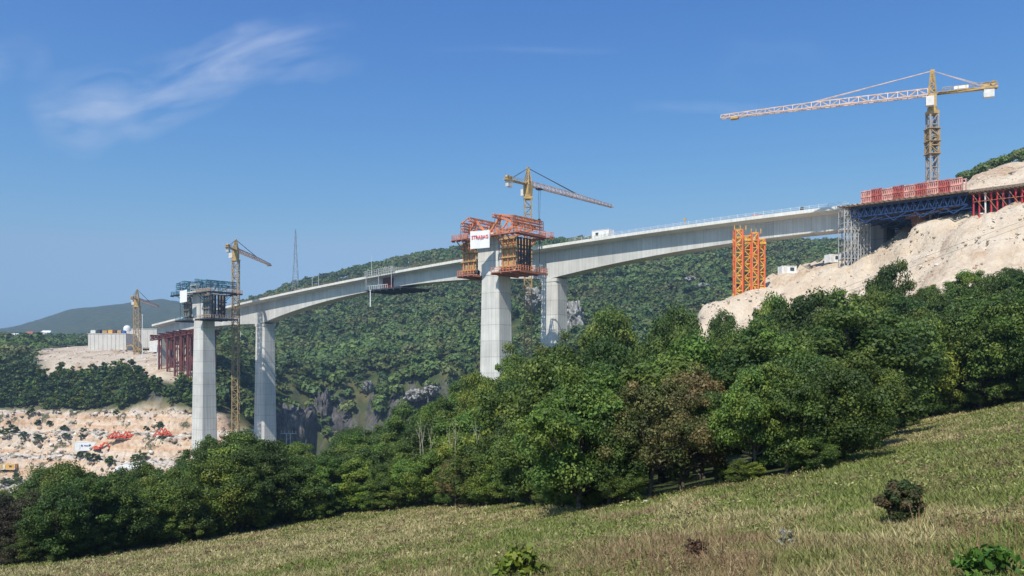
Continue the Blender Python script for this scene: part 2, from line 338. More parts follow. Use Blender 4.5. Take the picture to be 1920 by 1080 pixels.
# grid: widening fan of cells, finer where it is near
ns, nr = 520, 760
Sg = np.linspace(-1.15, 1.25, ns); Rg = np.geomspace(8, 4400, nr)-30
SS, RR = np.meshgrid(Sg, Rg); GX = (SS*(RR+30)).ravel(); GY = RR.ravel(); GZ = ground(GX, GY)
idx = np.arange(ns*nr).reshape(nr, ns)
quads = np.stack([idx[:-1, :-1], idx[:-1, 1:], idx[1:, 1:], idx[1:, :-1]], -1).reshape(-1, 4)
def np_mesh(name, verts, quads, mat, cols=None, smooth=False, sides=4):
    me = bpy.data.meshes.new(name); nv = len(verts); nf = len(quads)
    me.vertices.add(nv); me.vertices.foreach_set('co', np.asarray(verts, np.float32).ravel())
    me.loops.add(nf*sides); me.loops.foreach_set('vertex_index', np.asarray(quads, np.int32).ravel())
    me.polygons.add(nf); me.polygons.foreach_set('loop_start', np.arange(0, nf*sides, sides, dtype=np.int32))
    try: me.polygons.foreach_set('loop_total', np.full(nf, sides, np.int32))
    except Exception: pass
    if smooth: me.polygons.foreach_set('use_smooth', np.ones(nf, bool))
    me.update(calc_edges=True)
    if cols is not None:
        c = np.ones((nv, 4), np.float32); c[:, :3] = cols
        a = me.color_attributes.new('Col', 'FLOAT_COLOR', 'POINT'); a.data.foreach_set('color', c.ravel())
    me.materials.append(mat); return me
# zones: meadow / sand / quarry rock (weights), rest is woodland floor
def treeline_Y(X, Y):   # 1 on the meadow side
    return None
TL = [(-500, 1085), (0, 1062), (120, 1055), (200, 1042), (370, 1015), (500, 990), (640, 965), (800, 950), (950, 947), (1080, 962), (1200, 942), (1330, 912), (1420, 905), (1540, 884), (1620, 850), (1680, 800), (1740, 782), (1800, 772), (1920, 752), (2300, 700)]
def ray_hit(px, py, y0=12, y1=120):
    Ys = np.linspace(y0, y1, 1200); X = (px-HX)/F*Ys; z = meadow(X, Ys)
    t = sstep(52, 75, Ys); z = z*(1-t)+rbf(X, Ys)*t
    zr = (HY-py)/F*Ys; k = np.where(zr < z)[0]
    return Ys[k[0]] if len(k) else y1
tlx = np.array([p[0] for p in TL], float); tly = np.array([min(75, ray_hit(p[0], p[1])) for p in TL])
print('treeline depth', [(int(a), round(float(b), 1)) for a, b in zip(tlx, tly)])
def Ytree(px): return float(np.interp(px, tlx, tly))
mead = 1-sstep(-1.5, 2.5, GY-np.interp(HX+F*GX/np.maximum(GY, 4), tlx, tly)+2*(fbm(GX/3, GY/3, 13, 2)-.5)*2)
zone = np.zeros((len(GX), 3)); zone[:, 0] = mead; zone[:, 1] = np.maximum(sand_w(GX, GY), plateau_w(GX, GY)); zone[:, 2] = quarry_w(GX, GY)
def ground_mat():
    m, t, b = base('ground_surface', .95); L = t.links.new; b.inputs['Specular IOR Level'].default_value = .1
    g = N(t, 'ShaderNodeNewGeometry'); a = N(t, 'ShaderNodeAttribute', attribute_name='Col'); sp = N(t, 'ShaderNodeSeparateColor'); L(a.outputs['Color'], sp.inputs[0])
    def noise(sc, det=6, rough=.55, vec=None, dist=0):
        n = N(t, 'ShaderNodeTexNoise'); n.inputs['Scale'].default_value = sc; n.inputs['Detail'].default_value = det; n.inputs['Roughness'].default_value = rough; n.inputs['Distortion'].default_value = dist
        L(vec or g.outputs['Position'], n.inputs['Vector']); return n.outputs[0]
    def ramp(fac, stops):
        r = N(t, 'ShaderNodeValToRGB'); L(fac, r.inputs[0]); e = r.color_ramp.elements
        while len(e) < len(stops): e.new(.5)
        for i, (p, c) in enumerate(stops): e[i].position = p; e[i].color = (*c, 1)
        return r.outputs[0]
    def mix(f, x, y):
        n = N(t, 'ShaderNodeMixRGB'); L(f, n.inputs[0]) if not isinstance(f, float) else setattr(n.inputs[0], 'default_value', f)
        L(x, n.inputs[1]); L(y, n.inputs[2]); return n.outputs[0]
    woods = ramp(noise(.06, 6), [(.35, (.04, .062, .022)), (.52, (.075, .09, .034)), (.66, (.13, .12, .055))])
    mead_c = ramp(noise(.35, 8, .65), [(.3, (.07, .085, .025)), (.45, (.14, .14, .05)), (.6, (.24, .20, .09)), (.74, (.17, .12, .06))])
    sand_a = ramp(noise(.09, 7, .6), [(.3, (.44, .33, .22)), (.5, (.57, .47, .35)), (.66, (.62, .54, .43))])
    sand_b = ramp(noise(1.1, 5, .6), [(.35, (.48, .38, .27)), (.6, (.62, .54, .43))])
    sand = mix(.35, sand_a, sand_b)
    soil = ramp(noise(.045, 8, .68, None, .8), [(.52, (0, 0, 0)), (.6, (.75, .75, .75))]); soilc = ramp(noise(.8, 6), [(.35, (.30, .2, .12)), (.6, (.48, .34, .22))])
    sand = mix(soil, sand, soilc)
    peb = ramp(noise(2.6, 5, .8), [(.60, (0, 0, 0)), (.68, (.8, .8, .8))]); pebc = ramp(noise(3.0, 2), [(.4, (.25, .2, .15)), (.6, (.7, .66, .58))])
    sand = mix(peb, sand, pebc)
    mp = N(t, 'ShaderNodeMapping'); L(g.outputs['Position'], mp.inputs[0]); mp.inputs['Scale'].default_value = (.025, .025, .42)
    q1 = ramp(noise(1.2, 7, .6, mp.outputs[0], .6), [(.3, (.30, .19, .11)), (.42, (.58, .34, .19)), (.52, (.60, .44, .30)), (.62, (.64, .56, .48)), (.75, (.50, .27, .13))])
    q2 = ramp(noise(.5, 8, .7), [(.36, (.13, .10, .07)), (.46, (.42, .32, .23)), (.55, (.58, .46, .35)), (.7, (.7, .6, .5))])
    quar = mix(.45, q1, q2)
    sq = N(t, 'ShaderNodeSeparateXYZ'); L(g.outputs['Normal'], sq.inputs[0]); fl_ = N(t, 'ShaderNodeMapRange'); L(sq.outputs[2], fl_.inputs[0]); fl_.inputs[1].default_value = .80; fl_.inputs[2].default_value = .95
    flat_c = ramp(noise(.3, 6), [(.35, (.42, .36, .29)), (.6, (.62, .57, .5))])
    quar = mix(fl_.outputs[0], quar, flat_c)
    spots = ramp(noise(.16, 7, .7), [(.54, (0, 0, 0)), (.60, (1, 1, 1))]); scrubc = ramp(noise(1.5, 4), [(.4, (.06, .07, .035)), (.6, (.14, .12, .08))])
    quar = mix(spots, quar, scrubc)
    mr = N(t, 'ShaderNodeMapping'); L(g.outputs['Position'], mr.inputs[0]); mr.inputs['Scale'].default_value = (.22, .22, .06)
    rock = ramp(noise(1.0, 9, .7, mr.outputs[0], .8), [(.34, (.035, .035, .035)), (.5, (.09, .088, .085)), (.62, (.17, .16, .155)), (.74, (.36, .33, .31))])  # rock tones darkened: the gorge's shade is put into the colour
    sn = N(t, 'ShaderNodeSeparateXYZ'); L(g.outputs['Normal'], sn.inputs[0])
    st = N(t, 'ShaderNodeMapRange'); L(sn.outputs[2], st.inputs[0]); st.inputs[1].default_value = .72; st.inputs[2].default_value = .58; st.inputs[3].default_value = 0; st.inputs[4].default_value = 1
    c = mix(st.outputs[0], woods, rock); c = mix(sp.outputs[2], c, quar); c = mix(sp.outputs[1], c, sand); c = mix(sp.outputs[0], c, mead_c)
    L(c, b.inputs['Base Color'])
    bp = N(t, 'ShaderNodeBump'); bp.inputs['Strength'].default_value = .9; bp.inputs['Distance'].default_value = .6; L(noise(.8, 8, .65), bp.inputs['Height']); L(bp.outputs[0], b.inputs['Normal'])
    return m
M['ground'] = ground_mat()
me = np_mesh('ground', np.stack([GX, GY, GZ], -1), quads, M['ground'], zone, True)
go = bpy.data.objects.new('ground', me); C.objects.link(go); tag(go, 'hilly ground with meadow, gorge and quarry', None, None, 'structure')

# ---------------- bridge frame ----------------
Dv = Vector((-.77, .64, 0)).normalized(); Nv = Vector((-Dv.y, Dv.x, 0)); 
if Nv.y > 0: Nv = -Nv
Z = Vector((0, 0, 1))
A0 = Vector((81.9, 208, 0))                                   # near top edge of the finished deck at its right end pier
ZT = [(-60, 39.0), (-20, 40.2), (0, 40.6), (41.6, 41.0), (90, 39.6), (125, 38.3), (174, 36.5), (245, 32), (299, 27.3), (338, 24.2), (380, 20.5)]
zt_t = np.array([p[0] for p in ZT], float); zt_z = np.array([p[1] for p in ZT], float)
zco = np.polyfit(zt_t, zt_z, 5)
def deckz(t): return float(np.polyval(zco, t))
HW = 6.0; BW = 2.7
def depth(t):
    if t <= 94: return 5.0+4.6*max(0, t/94)**2.2
    if t <= 252: return 4.7+5.1*abs((t-173)/79)**2.1
    return 5.0+4.8*max(0, (345-t)/93)**2.2
def dp(t, n, z):  # n metres from the deck centre towards the viewer's side
    return A0+Dv*t+Nv*(n-HW)+Z*z
def sweep(mb, ts, prof):
    """sweep cross-section prof(t) -> list of (n, z)"""
    k0 = len(mb.v); m = None
    for t in ts:
        P = prof(t); m = len(P)
        mb.v += [tuple(dp(t, n, z)) for n, z in P]
    for i in range(len(ts)-1):
        for j in range(m):
            a = k0+i*m+j; b = k0+i*m+(j+1) % m; mb.f.append((a, b, b+m, a+m)); mb.m.append(0)
    mb.f.append(tuple(k0+j for j in range(m))[::-1]); mb.f.append(tuple(k0+(len(ts)-1)*m+j for j in range(m))); mb.m += [0, 0]

bridge = empty('road_bridge', dp(90, 0, 0), 'finished concrete box girder bridge curving across the valley behind the two pier heads', 'bridge')
ts = list(np.arange(-4, 340.1, 2))
def box_prof(t): z = deckz(t)-.003; d = depth(t); return [(BW+.2, z-.9), (BW, z-1.5), (BW, z-d), (-BW, z-d), (-BW, z-1.5), (-BW-.2, z-.9)]
def slab_prof(t): z = deckz(t); return [(HW, z), (HW, z-.42), (BW+.2, z-.92), (-BW-.2, z-.92), (-HW, z-.42), (-HW, z)]
b = MB(); sweep(b, ts, box_prof); b.build('box_girder', M['girder'], bridge)
b = MB(); sweep(b, ts, slab_prof); b.build('deck_slab', M['slab'], bridge)
for k, side in enumerate((1, -1)):
    b = MB(); sweep(b, ts, lambda t: [(side*(HW-.02)+.35*(-side > 0)-(.35 if side > 0 else 0)*0-(.35 if side < 0 else 0)*0, deckz(t)+.002), (side*(HW-.02), deckz(t)+.45), (side*(HW-.42), deckz(t)+.45), (side*(HW-.42), deckz(t)+.002)] if side > 0 else
                         [(side*(HW-.02), deckz(t)+.002), (side*(HW-.42), deckz(t)+.002), (side*(HW-.42), deckz(t)+.45), (side*(HW-.02), deckz(t)+.45)])
    b.build('kerb', M['slab'], bridge)
def pier_mesh(mb, c, ztop, zbot, la, lb, taper=.012):
    """hollow-looking box pier with chamfered corners; c on its axis"""
    ch = .5; rows = []
    for z, k in ((ztop, 0), (zbot, taper*(ztop-zbot))):
        a = la+k; b_ = lb+k; pts = []
        for (x, y) in ((a-ch, b_), (a, b_-ch), (a, -b_+ch), (a-ch, -b_), (-a+ch, -b_), (-a, -b_+ch), (-a, b_-ch), (-a+ch, b_)):
            pts.append(c+Dv*x+Nv*y+Z*z)
        rows.append(pts)
    n = 8; mb.add(rows[0]+rows[1], [(i, (i+1) % n, n+(i+1) % n, n+i) for i in range(n)]+[tuple(range(n))[::-1], tuple(range(n, 2*n))])
for t, la in ((94, 3.2), (252, 3.2)):
    b = MB(); c = A0+Dv*t-Nv*HW; zt = deckz(t)-depth(t)+.05; pier_mesh(b, c, zt, g1(c.x, c.y)-3, la, 2.9)
    b.build('pier', M['conc'], bridge)
    b = MB(); b.box(c+Z*(zt-.55), Dv*(la+.14), Nv*3.04, Z*.5); b.build('pier_cap', M['conc'], bridge)
# right end pier
b = MB(); c = A0+Dv*-4-Nv*HW; pier_mesh(b, c, deckz(0)-4.9, g1(c.x, c.y)-4, 4.2, 4.0, .002); b.build('pier', M['dconc'], bridge)  # darker, more streaked concrete than the other piers
c = A0+Dv*338-Nv*HW; b = MB(); pier_mesh(b, c, deckz(338)-4.8, g1(c.x, c.y)-6, 2, 3.6, 0); b.build('pier', M['conc'], bridge)
# railing posts and cables on the deck edge, plus the loose edge formwork on the left span
for n, ta, tb_ in ((HW-.1, 0, 84), (-HW+.1, 0, 84), (HW-.1, 108, 160), (HW-.1, 182, 290)):
    b = MB(); pale = ta == 0
    for t in np.arange(ta, tb_, 2.4):
        b.bar(dp(t, n, deckz(t)+.4), dp(t, n, deckz(t)+(1.5 if pale else 1.3)), .045)
        b.bar(dp(t, n, deckz(t)+1.25), dp(t+2.4, n, deckz(t+2.4)+1.25), .03); b.bar(dp(t, n, deckz(t)+.85), dp(t+2.4, n, deckz(t+2.4)+.85), .03)
    b.build('railing', M['offw' if pale else 'timberd'], bridge)

# loose timber bundles lying along the edge of the left deck
for i, t in enumerate(np.arange(186, 238, 4.2)):
    b = MB(); c = dp(t, HW-1.6, deckz(t)+.003)
    for k in range(7):
        o = c+Dv*random.uniform(-.5, .5)+Nv*random.uniform(-.5, .5)+Z*(.12+.2*(k//2)); r = random.uniform(-.12, .25)
        b.box(o, (Dv+Z*r*.4).normalized()*1.3, Nv*.22, Z*.09)
    o = b.build('timber_stack', M['timber'] if i % 3 else M['timberd'])
    tag(o, 'low stack of loose boards on the edge of the finished left span', 'timber', 'board stacks along the left span')
for i, t in enumerate(np.arange(112, 156, 5.2)):
    b = MB(); c = dp(t, HW-1.4, deckz(t)+.003)
    for k in range(6):
        o = c+Dv*random.uniform(-.6, .6)+Z*(.1+.18*k); b.box(o, Dv*random.uniform(1, 1.7), Nv*.35, Z*.07)
    o = b.build('panel_stack', M['timberd'])
    tag(o, 'flat grey brown stack of formwork panels on the span left of the orange pier head', 'panels', 'panel stacks between scaffold and orange pier head')
# bits on the right span: one orange pallet, small boxes
for t, m, lab, h in ((24, 'orange', 'small orange crate on the right span near the scaffolded pier', .9), (45, 'yellow', 'small yellow lamp stand on the deck above the orange lattice towers', 2.2), (12, 'dark', 'dark upright barrel on the deck near the right scaffolded pier', 1.6)):
    b = MB(); c = dp(t, HW-1.5, deckz(t)+.003)
    if h > 2: b.tube(c, c+Z*h, .12, 8); b.box(c+Z*(h+.2), Dv*.35, Nv*.2, Z*.22); nm = 'lamp_stand'
    elif h > 1: b.tube(c, c+Z*.2, .5, 12, .45); b.tube(c+Z*.2, c+Z*1.4, .45, 12); b.tube(c+Z*1.4, c+Z*1.6, .45, 12, .2); nm = 'barrel'
    else:
        b.box(c+Z*.08, Dv*1.3, Nv*.6, Z*.08); nm = 'crate'
        b.box(c+Z*.5, Dv*1.2, Nv*.5, Z*.34)
        for s in (-1, 0, 1): b.box(c+Z*.5+Nv*.52+Dv*s*1.1, Dv*.06, Nv*.03, Z*.36)
    tag(b.build(nm, M[m]), lab, nm.replace('_', ' '))

def container(c, ax, L, W, H, name, label, mat='white', group=None):
    """site cabin: ribbed box, corner posts, roof edge, window and door"""
    ax = ax.normalized(); ay = Vector((-ax.y, ax.x, 0))
    if ay.y > 0: ay = -ay
    e = empty(name, c, label, 'container', group)
    b = MB(); b.box(c+Z*(H/2), ax*(L/2-.06), ay*(W/2-.06), Z*(H/2-.08))
    k = int(L/.5)
    for i in range(k):
        for s in (1, -1): b.box(c+Z*(H/2)+ax*(-L/2+.35+i*(L-.7)/(k-1))+ay*s*(W/2-.05), ax*.09, ay*.035, Z*(H/2-.15))
    b.build('body', M[mat], e)
    b = MB()
    for sx in (-1, 1):
        for sy in (-1, 1): b.box(c+Z*(H/2)+ax*sx*(L/2-.07)+ay*sy*(W/2-.07), ax*.09, ay*.09, Z*H/2)
    for sy in (-1, 1):
        for z in (.09, H-.09): b.box(c+Z*z+ay*sy*(W/2-.07), ax*(L/2-.17), ay*.085, Z*.085)
    b.build('frame', M['offw'], e)
    b = MB(); b.box(c+ax*(L*.2)+ay*(W/2+.0)+Z*(H*.58), ax*.5, ay*.05, Z*.4); b.build('window', M['glass'], e)
    b = MB(); b.box(c+ax*(-L*.25)+ay*(W/2+.0)+Z*(H*.45), ax*.42, ay*.05, Z*.98); b.build('door', M['offw'], e)
    return e
t_c = 72.5
container(dp(t_c, HW-1.6, deckz(t_c)+.004), Dv, 6.2, 2.5, 2.7, 'site_container', 'white site container standing on the finished deck right of the orange pier head')
def floor_pt(px, Y, dz=0):
    X = (px-HX)/F*Y; return Vector((X, Y, g1(X, Y)+dz))
container(floor_pt(1476, 214, -.2)+Z*.2, Vector((1, .1, 0)), 3.9, 2.4, 2.0, 'site_container', 'small white container at the edge of the sandy spoil left of the scaffolded pier')
container(floor_pt(1561, 212, -.1)+Z*.1, Vector((1, .15, 0)), 3.0, 2.4, 2.1, 'site_container', 'small white container tight against the foot of the scaffolded right pier')

# ---------------- pier heads under construction on the near line ----------------
def pier_head(origin, ztop, zbot_girder, label, zlen=4.6):
    e = empty('bridge_pier', Vector((origin.x, origin.y, g1(origin.x, origin.y))), label, 'bridge pier')
    o = Vector((origin.x, origin.y, 0))
    b = MB(); pier_mesh(b, o, zbot_girder, g1(o.x, o.y)-4, 3.3, 2.95, .014); b.build('pier_shaft', M['conc'], e)
    b = MB(); b.box(o+Z*(zbot_girder-.5), Dv*3.5, Nv*3.1, Z*.48); b.build('pier_cap', M['conc'], e)
    b = MB(); h = ztop-zbot_girder
    # head box, flaring below
    pts = []
    for s in (-1, 1):
        pts.append([(s*zlen, -BW, zbot_girder+.9), (s*zlen, BW, zbot_girder+.9), (s*zlen, BW, ztop-.9), (s*zlen, -BW, ztop-.9)])
    prof = [(-zlen, .95), (-3.4, .0), (3.4, .0), (zlen, .95)]
    for n in (0, 1): pass
    vs = []
    for (s, dz) in prof:
        for n in (-BW, BW): vs.append(o+Dv*s+Nv*n+Z*(zbot_girder+dz+.03))
    for (s, dz) in prof:
        for n in (-BW, BW): vs.append(o+Dv*s+Nv*n+Z*(ztop-.93))
    fs = [(0, 1, 9, 8), (6, 14, 15, 7)]
    for i in range(3):
        a = 2*i; fs += [(a, a+2, a+3, a+1), (a+8, a+9, a+11, a+10), (a+1, a+3, a+11, a+9), (a, a+8, a+10, a+2)]
    b.add(vs, fs); b.build('head_box', M['conc'], e)
    b = MB(); vs = []
    P = [(HW, ztop), (HW, ztop-.42), (BW+.2, ztop-.92), (-BW-.2, ztop-.92), (-HW, ztop-.42), (-HW, ztop)]
    for s in (-zlen-.02, zlen+.02):
        for n, z in P: vs.append(o+Dv*s+Nv*n+Z*z)
    b.add(vs, [tuple(range(6))[::-1], tuple(range(6, 12))]+[(i, (i+1) % 6, 6+(i+1) % 6, 6+i) for i in range(6)]); b.build('deck_slab', M['slab'], e)
    return e, o
def traveller(o, side, ztop, zbot, main, panel, form, label, group, reach=10.8, s0=4.3, top=4.6, wide=6.7, railm=None):
    """balanced-cantilever form traveller on one end of a pier head"""
    e = empty('form_traveller', o+Dv*side*(s0+4)+Z*zbot, label, 'form traveller', group)
    d = Dv*side
    def Q(s, n, z): return o+d*s+Nv*n+Z*z
    # main diamond trusses above the deck
    for n in (-3.6, 3.6):
        b = MB(); a, b_, c_ = Q(s0-4, n, ztop+.3), Q(s0+.5, n, ztop+.3), Q(s0+reach-3.5, n, ztop+1.6)
        apex = Q(s0+.3, n, ztop+top)
        for p, q in ((a, b_), (b_, c_), (a, apex), (apex, c_), (b_, apex)): b.bar(p, q, .26)
        b.bar(Q(s0+3, n, ztop+.7), Q(s0+3.1, n, ztop+3.1), .16); b.bar(Q(s0+.4, n, ztop+.4), Q(s0+3.1, n, ztop+3.1), .16)
        b.build('main_truss', main, e)
    b = MB()
    for s, z in ((s0+.3, ztop+top), (s0+reach-3.5, ztop+1.8), (s0+reach-3.5, ztop+3.4)):
        b.lattice(Q(s, -wide, z), Q(s, wide, z), d*.4, Z*.45, 9, .11)
    for n in (-wide, -wide/2, wide/2, wide): b.bar(Q(s0+.3, n, ztop+top+.4), Q(s0+reach-3.5, n, ztop+3.8), .13)
    b.build('cross_girder', main, e)
    # hangers
    for s in (s0+1, s0+reach-3):
        for n in (-wide, wide, -4.9, 4.9):
            b = MB(); b.bar(Q(s, n, ztop+3.6), Q(s, n, zbot-1.2 if abs(n) < 5 else ztop-1.4), .07); b.build('hanger', M['dark'], e)
    # working platforms with post railings
    def platform(nm, s1, s2, n1, n2, z, step=1.1, rail=1.5, mat=panel):
        b = MB(); cs = (Q(s1, n1, z)+Q(s2, n2, z))/2
        b.box(cs, d*abs(s2-s1)/2, Nv*abs(n2-n1)/2, Z*.14)
        for s in np.linspace(s1, s2, 4): b.box(Q(s, (n1+n2)/2, z-.32), d*.1, Nv*abs(n2-n1)/2, Z*.17)
        p = b.build(nm, mat, e)
        b = MB()
        for s in np.arange(s1, s2+.01, step):
            for n in (n1+.05, n2-.05): b.bar(Q(s, n, z+.14), Q(s, n, z+rail), .075)
        for n in np.arange(n1, n2+.01, step): b.bar(Q(s2, n, z+.14), Q(s2, n, z+rail), .075)
        for zz in (.75, 1.4):
            if zz > rail: continue
            for n in (n1+.05, n2-.05): b.bar(Q(s1, n, z+zz), Q(s2, n, z+zz), .05)
            b.bar(Q(s2, n1, z+zz), Q(s2, n2, z+zz), .05)
        b.build('railing', railm or main, p)
    platform('upper_platform', s0+.1, s0+reach, HW+.1, wide+.9, ztop-1.0)
    platform('upper_platform', s0+.1, s0+reach, -wide-.9, -HW-.1, ztop-1.0)
    platform('front_platform', s0+reach-3.4, s0+reach-1.6, -HW, HW, ztop-.6)
    platform('lower_platform', s0-.9, s0+reach-1.0, -wide+.6, wide-.6, zbot-.9)
    # shutters around the next segment: timber skins with walers
    for n in (-BW-.5, BW+.5):
        b = MB(); hh = (ztop-1.2-zbot)/2
        b.box(Q(s0+3.2, n, zbot+hh), d*2.6, Nv*.1, Z*hh)
        sg = 1 if n > 0 else -1
        for k in range(4): b.box(Q(s0+3.2, n+sg*.42, zbot+.8+k*(2*hh-1.4)/3), d*2.9, Nv*.31, Z*.2)
        b.build('side_shutter', form, e)
    b = MB()
    for n in np.linspace(-BW, BW, 5): b.box(Q(s0+min(6.1, reach-1.5), n, (zbot+ztop)/2-.6), d*.12, Nv*.34, Z*(ztop-zbot)/2*.8)
    for z in np.linspace(zbot+.6, ztop-1.6, 5): b.box(Q(s0+min(6.35, reach-1.25), 0, z), d*.12, Nv*3.2, Z*.12)
    b.build('end_shutter', M['dark'], e)
    for sg in (-1, 1):
        for s in (s0+1.2, s0+3.2, s0+5.2):
            b = MB(); b.bar(Q(s, sg*(BW+.9), ztop-3.8), Q(s, sg*(HW+.6), ztop-1.2), .12); b.bar(Q(s, sg*(BW+.9), ztop-1.5), Q(s, sg*(BW+.9), zbot), .12)
            b.build('bracket', main, e)
    return e
OB = Vector((-4.6, 247, 0)); OBn = OB
ztB, zbB = 39.6, 29.2
eB, oB = pier_head(OB, ztB, zbB, 'pale concrete pier with the orange form travellers on its head, centre of the photo')
traveller(oB, -1, ztB, zbB, M['orange'], M['redor'], M['timber'], 'orange form traveller on the right side of the central pier head', 'form travellers on the pier heads')
traveller(oB, 1, ztB, zbB, M['orange'], M['redor'], M['timber'], 'orange form traveller on the left side of the central pier head, behind the banner', 'form travellers on the pier heads', reach=6.4)
OC = Vector((-.3605*349, 349, 0))
ztC, zbC = 33.0, 22.6
eC, oC = pier_head(OC, ztC, zbC, 'pale concrete pier with dark teal form travellers on its head, at the left', 4.6)
traveller(oC, -1, ztC, zbC, M['teal'], M['dark'], M['timberd'], 'dark teal form traveller on the right side of the left pier head', 'form travellers on the pier heads', reach=11.4, top=4.2, railm=M['timberp'])
traveller(oC, 1, ztC, zbC, M['teal'], M['dark'], M['timberd'], 'dark teal form traveller on the far left side of the left pier head', 'form travellers on the pier heads', reach=8.8, top=4.0, railm=M['teal'])
def banner(c, ax, W, H, txt, label, cat='banner'):
    ax = ax.normalized(); nn = Vector((ax.y, -ax.x, 0))
    if nn.y > 0: nn = -nn
    e = empty('banner', c, label, cat)
    k = 12; vs = []; fs = []
    for th in (0, .06):
        for j in range(2):
            for i in range(k+1):
                f = i/k; vs.append(c+ax*(f-.5)*W+Z*((j-.5)*H-.1*math.sin(f*math.pi)*(j == 1))+nn*(.10*math.sin(f*9)+th))
    m = k+1
    for i in range(k):
        fs.append((i+1, i, i+m, i+1+m)); fs.append((2*m+i, 2*m+i+1, 3*m+i+1, 3*m+i)); fs.append((m+i, 3*m+i, 3*m+i+1, m+i+1)); fs.append((i, i+1, 2*m+i+1, 2*m+i))
    fs.append((0, m, 3*m, 2*m)); fs.append((k, 2*m+k, 3*m+k, m+k))
    b = MB(); b.add(vs, fs); b.build('cloth', M['banner'], e)
    if txt:
        cu = bpy.data.curves.new('lettering', 'FONT'); cu.body = txt; cu.align_x = 'CENTER'; cu.align_y = 'CENTER'; cu.size = 1.0; cu.extrude = .02; cu.offset = .018
        to = bpy.data.objects.new('tmp', cu); C.objects.link(to); dg = bpy.context.evaluated_depsgraph_get(); dg.update()
        mesh = bpy.data.meshes.new_from_object(to.evaluated_get(dg)); bpy.data.objects.remove(to)
        xs = [v.co.x for v in mesh.vertices]; ww = max(xs)-min(xs); sc = W*.86/ww
        for v in mesh.vertices:
            p = c+ax*(v.co.x*sc)+Z*(v.co.y*sc*1.25+H*.12)+nn*(.24+v.co.z); v.co = p-parent_world(e)
        mesh.materials.clear(); mesh.materials.append(M['bred']); lo = bpy.data.objects.new('lettering', mesh); C.objects.link(lo); lo.parent = e
    return e
cb = oB+Dv*-.9+Nv*8.0+Z*(ztB-1.9)
banner(Vector((cb.x, cb.y, cb.z)), Vector((1, -.12, .06)), 5.5, 5.0, 'STRABAG', 'white square banner with red lettering hung on the central pier head')
cb = oC+Dv*2.0+Nv*8.0+Z*(ztC-1.9)
banner(cb, Vector((1, -.5, .1)), 4.0, 4.9, '', 'blank pinkish white banner hung on the left pier head')
b = MB(); c = oC+Dv*.5+Nv*3+Z*(ztC)
e = empty('shelter', c, 'pale tarpaulin shelter on top of the left pier head', 'shelter')
b.box(c+Z*2.8, Dv*2.6, Nv*1.6, Z*.08); b.box(c+Z*1.9+Dv*2.5, Dv*.06, Nv*1.55, Z*.9); b.build('cover', M['offw'], e)
b = MB()
for sx in (-1, 1):
    for sy in (-1, 1): b.bar(c+Dv*sx*2.4+Nv*sy*1.5+Z*.003, c+Dv*sx*2.4+Nv*sy*1.5+Z*2.75, .07)
b.build('post', M['grey'], e)

# closure scaffold in the middle of the finished left span
t0, t1 = 162, 178
e = empty('closure_formwork', dp(170, HW, deckz(170)-5), 'hanging platform with pale railings around the joint in the middle of the left span', 'formwork platform')
for s in (1, -1):
    b = MB()
    for t in np.arange(t0, t1+.1, 1.3):
        b.bar(dp(t, s*(HW+.9), deckz(t)-.5), dp(t, s*(HW+.9), deckz(t)+2.1), .07)
    for z in (.6, 1.4, 2.1): b.bar(dp(t0, s*(HW+.9), deckz(t0)+z), dp(t1, s*(HW+.9), deckz(t1)+z), .07)
    b.build('railing', M['grey'], e)
b = MB()
for i in range(14):
    t = t0-8+i*1.1; b.bar(dp(t, HW-.4, deckz(t)+.5), dp(t+1.0, HW-.4, deckz(t)+.5+min(2.4, .5+i*.15)), .06)
    b.bar(dp(t, HW-.4, deckz(t)+.5), dp(t, HW-.4, deckz(t)+.5+min(2.2, .3+i*.15)), .06)
b.build('mesh_guard', M['grey'], e)
b = MB()
for t in (163, 170, 177):
    for s in (1, -1): b.bar(dp(t, s*(HW+.9), deckz(t)+2.2), dp(t, s*(HW+.9), deckz(t)-depth(t)-.9), .1)
b.build('hanger', M['grey'], e)
b = MB(); zb = deckz(168)-depth(168)-.9
b.box(dp(167, 0, zb), Dv*10, Nv*(HW+1.2), Z*.22)
for s in np.linspace(-9, 9, 6): b.box(dp(167+s, 0, zb-.5), Dv*.18, Nv*(HW+1.2), Z*.26)
b.build('lower_platform', M['dark'], e)
b = MB()
for t in np.arange(165, 176, 1.1): b.bar(dp(t, HW+1.1, zb+.2), dp(t, HW+1.1, zb+1.7), .07)
b.bar(dp(165, HW+1.1, zb+1.6), dp(176, HW+1.1, zb+1.6), .06)
b.build('railing', M['offw'], e)
b = MB(); b.box(dp(169, BW+.45, deckz(169)-3.0), Dv*2.6, Nv*.3, Z*1.9); b.build('side_shutter', M['maroon'], e)
for px, py0, py1, Y, lab in ((694.5, 575, 545, 300, 'short white pole below the hanging platform of the left span'), (581, 707, 688, 540, 'short white pole among the trees at the gorge rim'),
                             (451, 661, 623, 560, 'white pole between the two left piers'), (267, 615, 590, 480, 'white pole close to the far left crane')):
    p = at(px, py1, Y); g = g1(p.x, p.y) if Y > 400 else (HY-py0)/F*Y+.5; b = MB(); b.tube((p.x, p.y, g-.5), p, .22, 8, .16); b.box(p+Z*.1, (.3, 0, 0), (0, .3, 0), (0, 0, .1))
    tag(b.build('pole', M['white']), lab, 'pole')

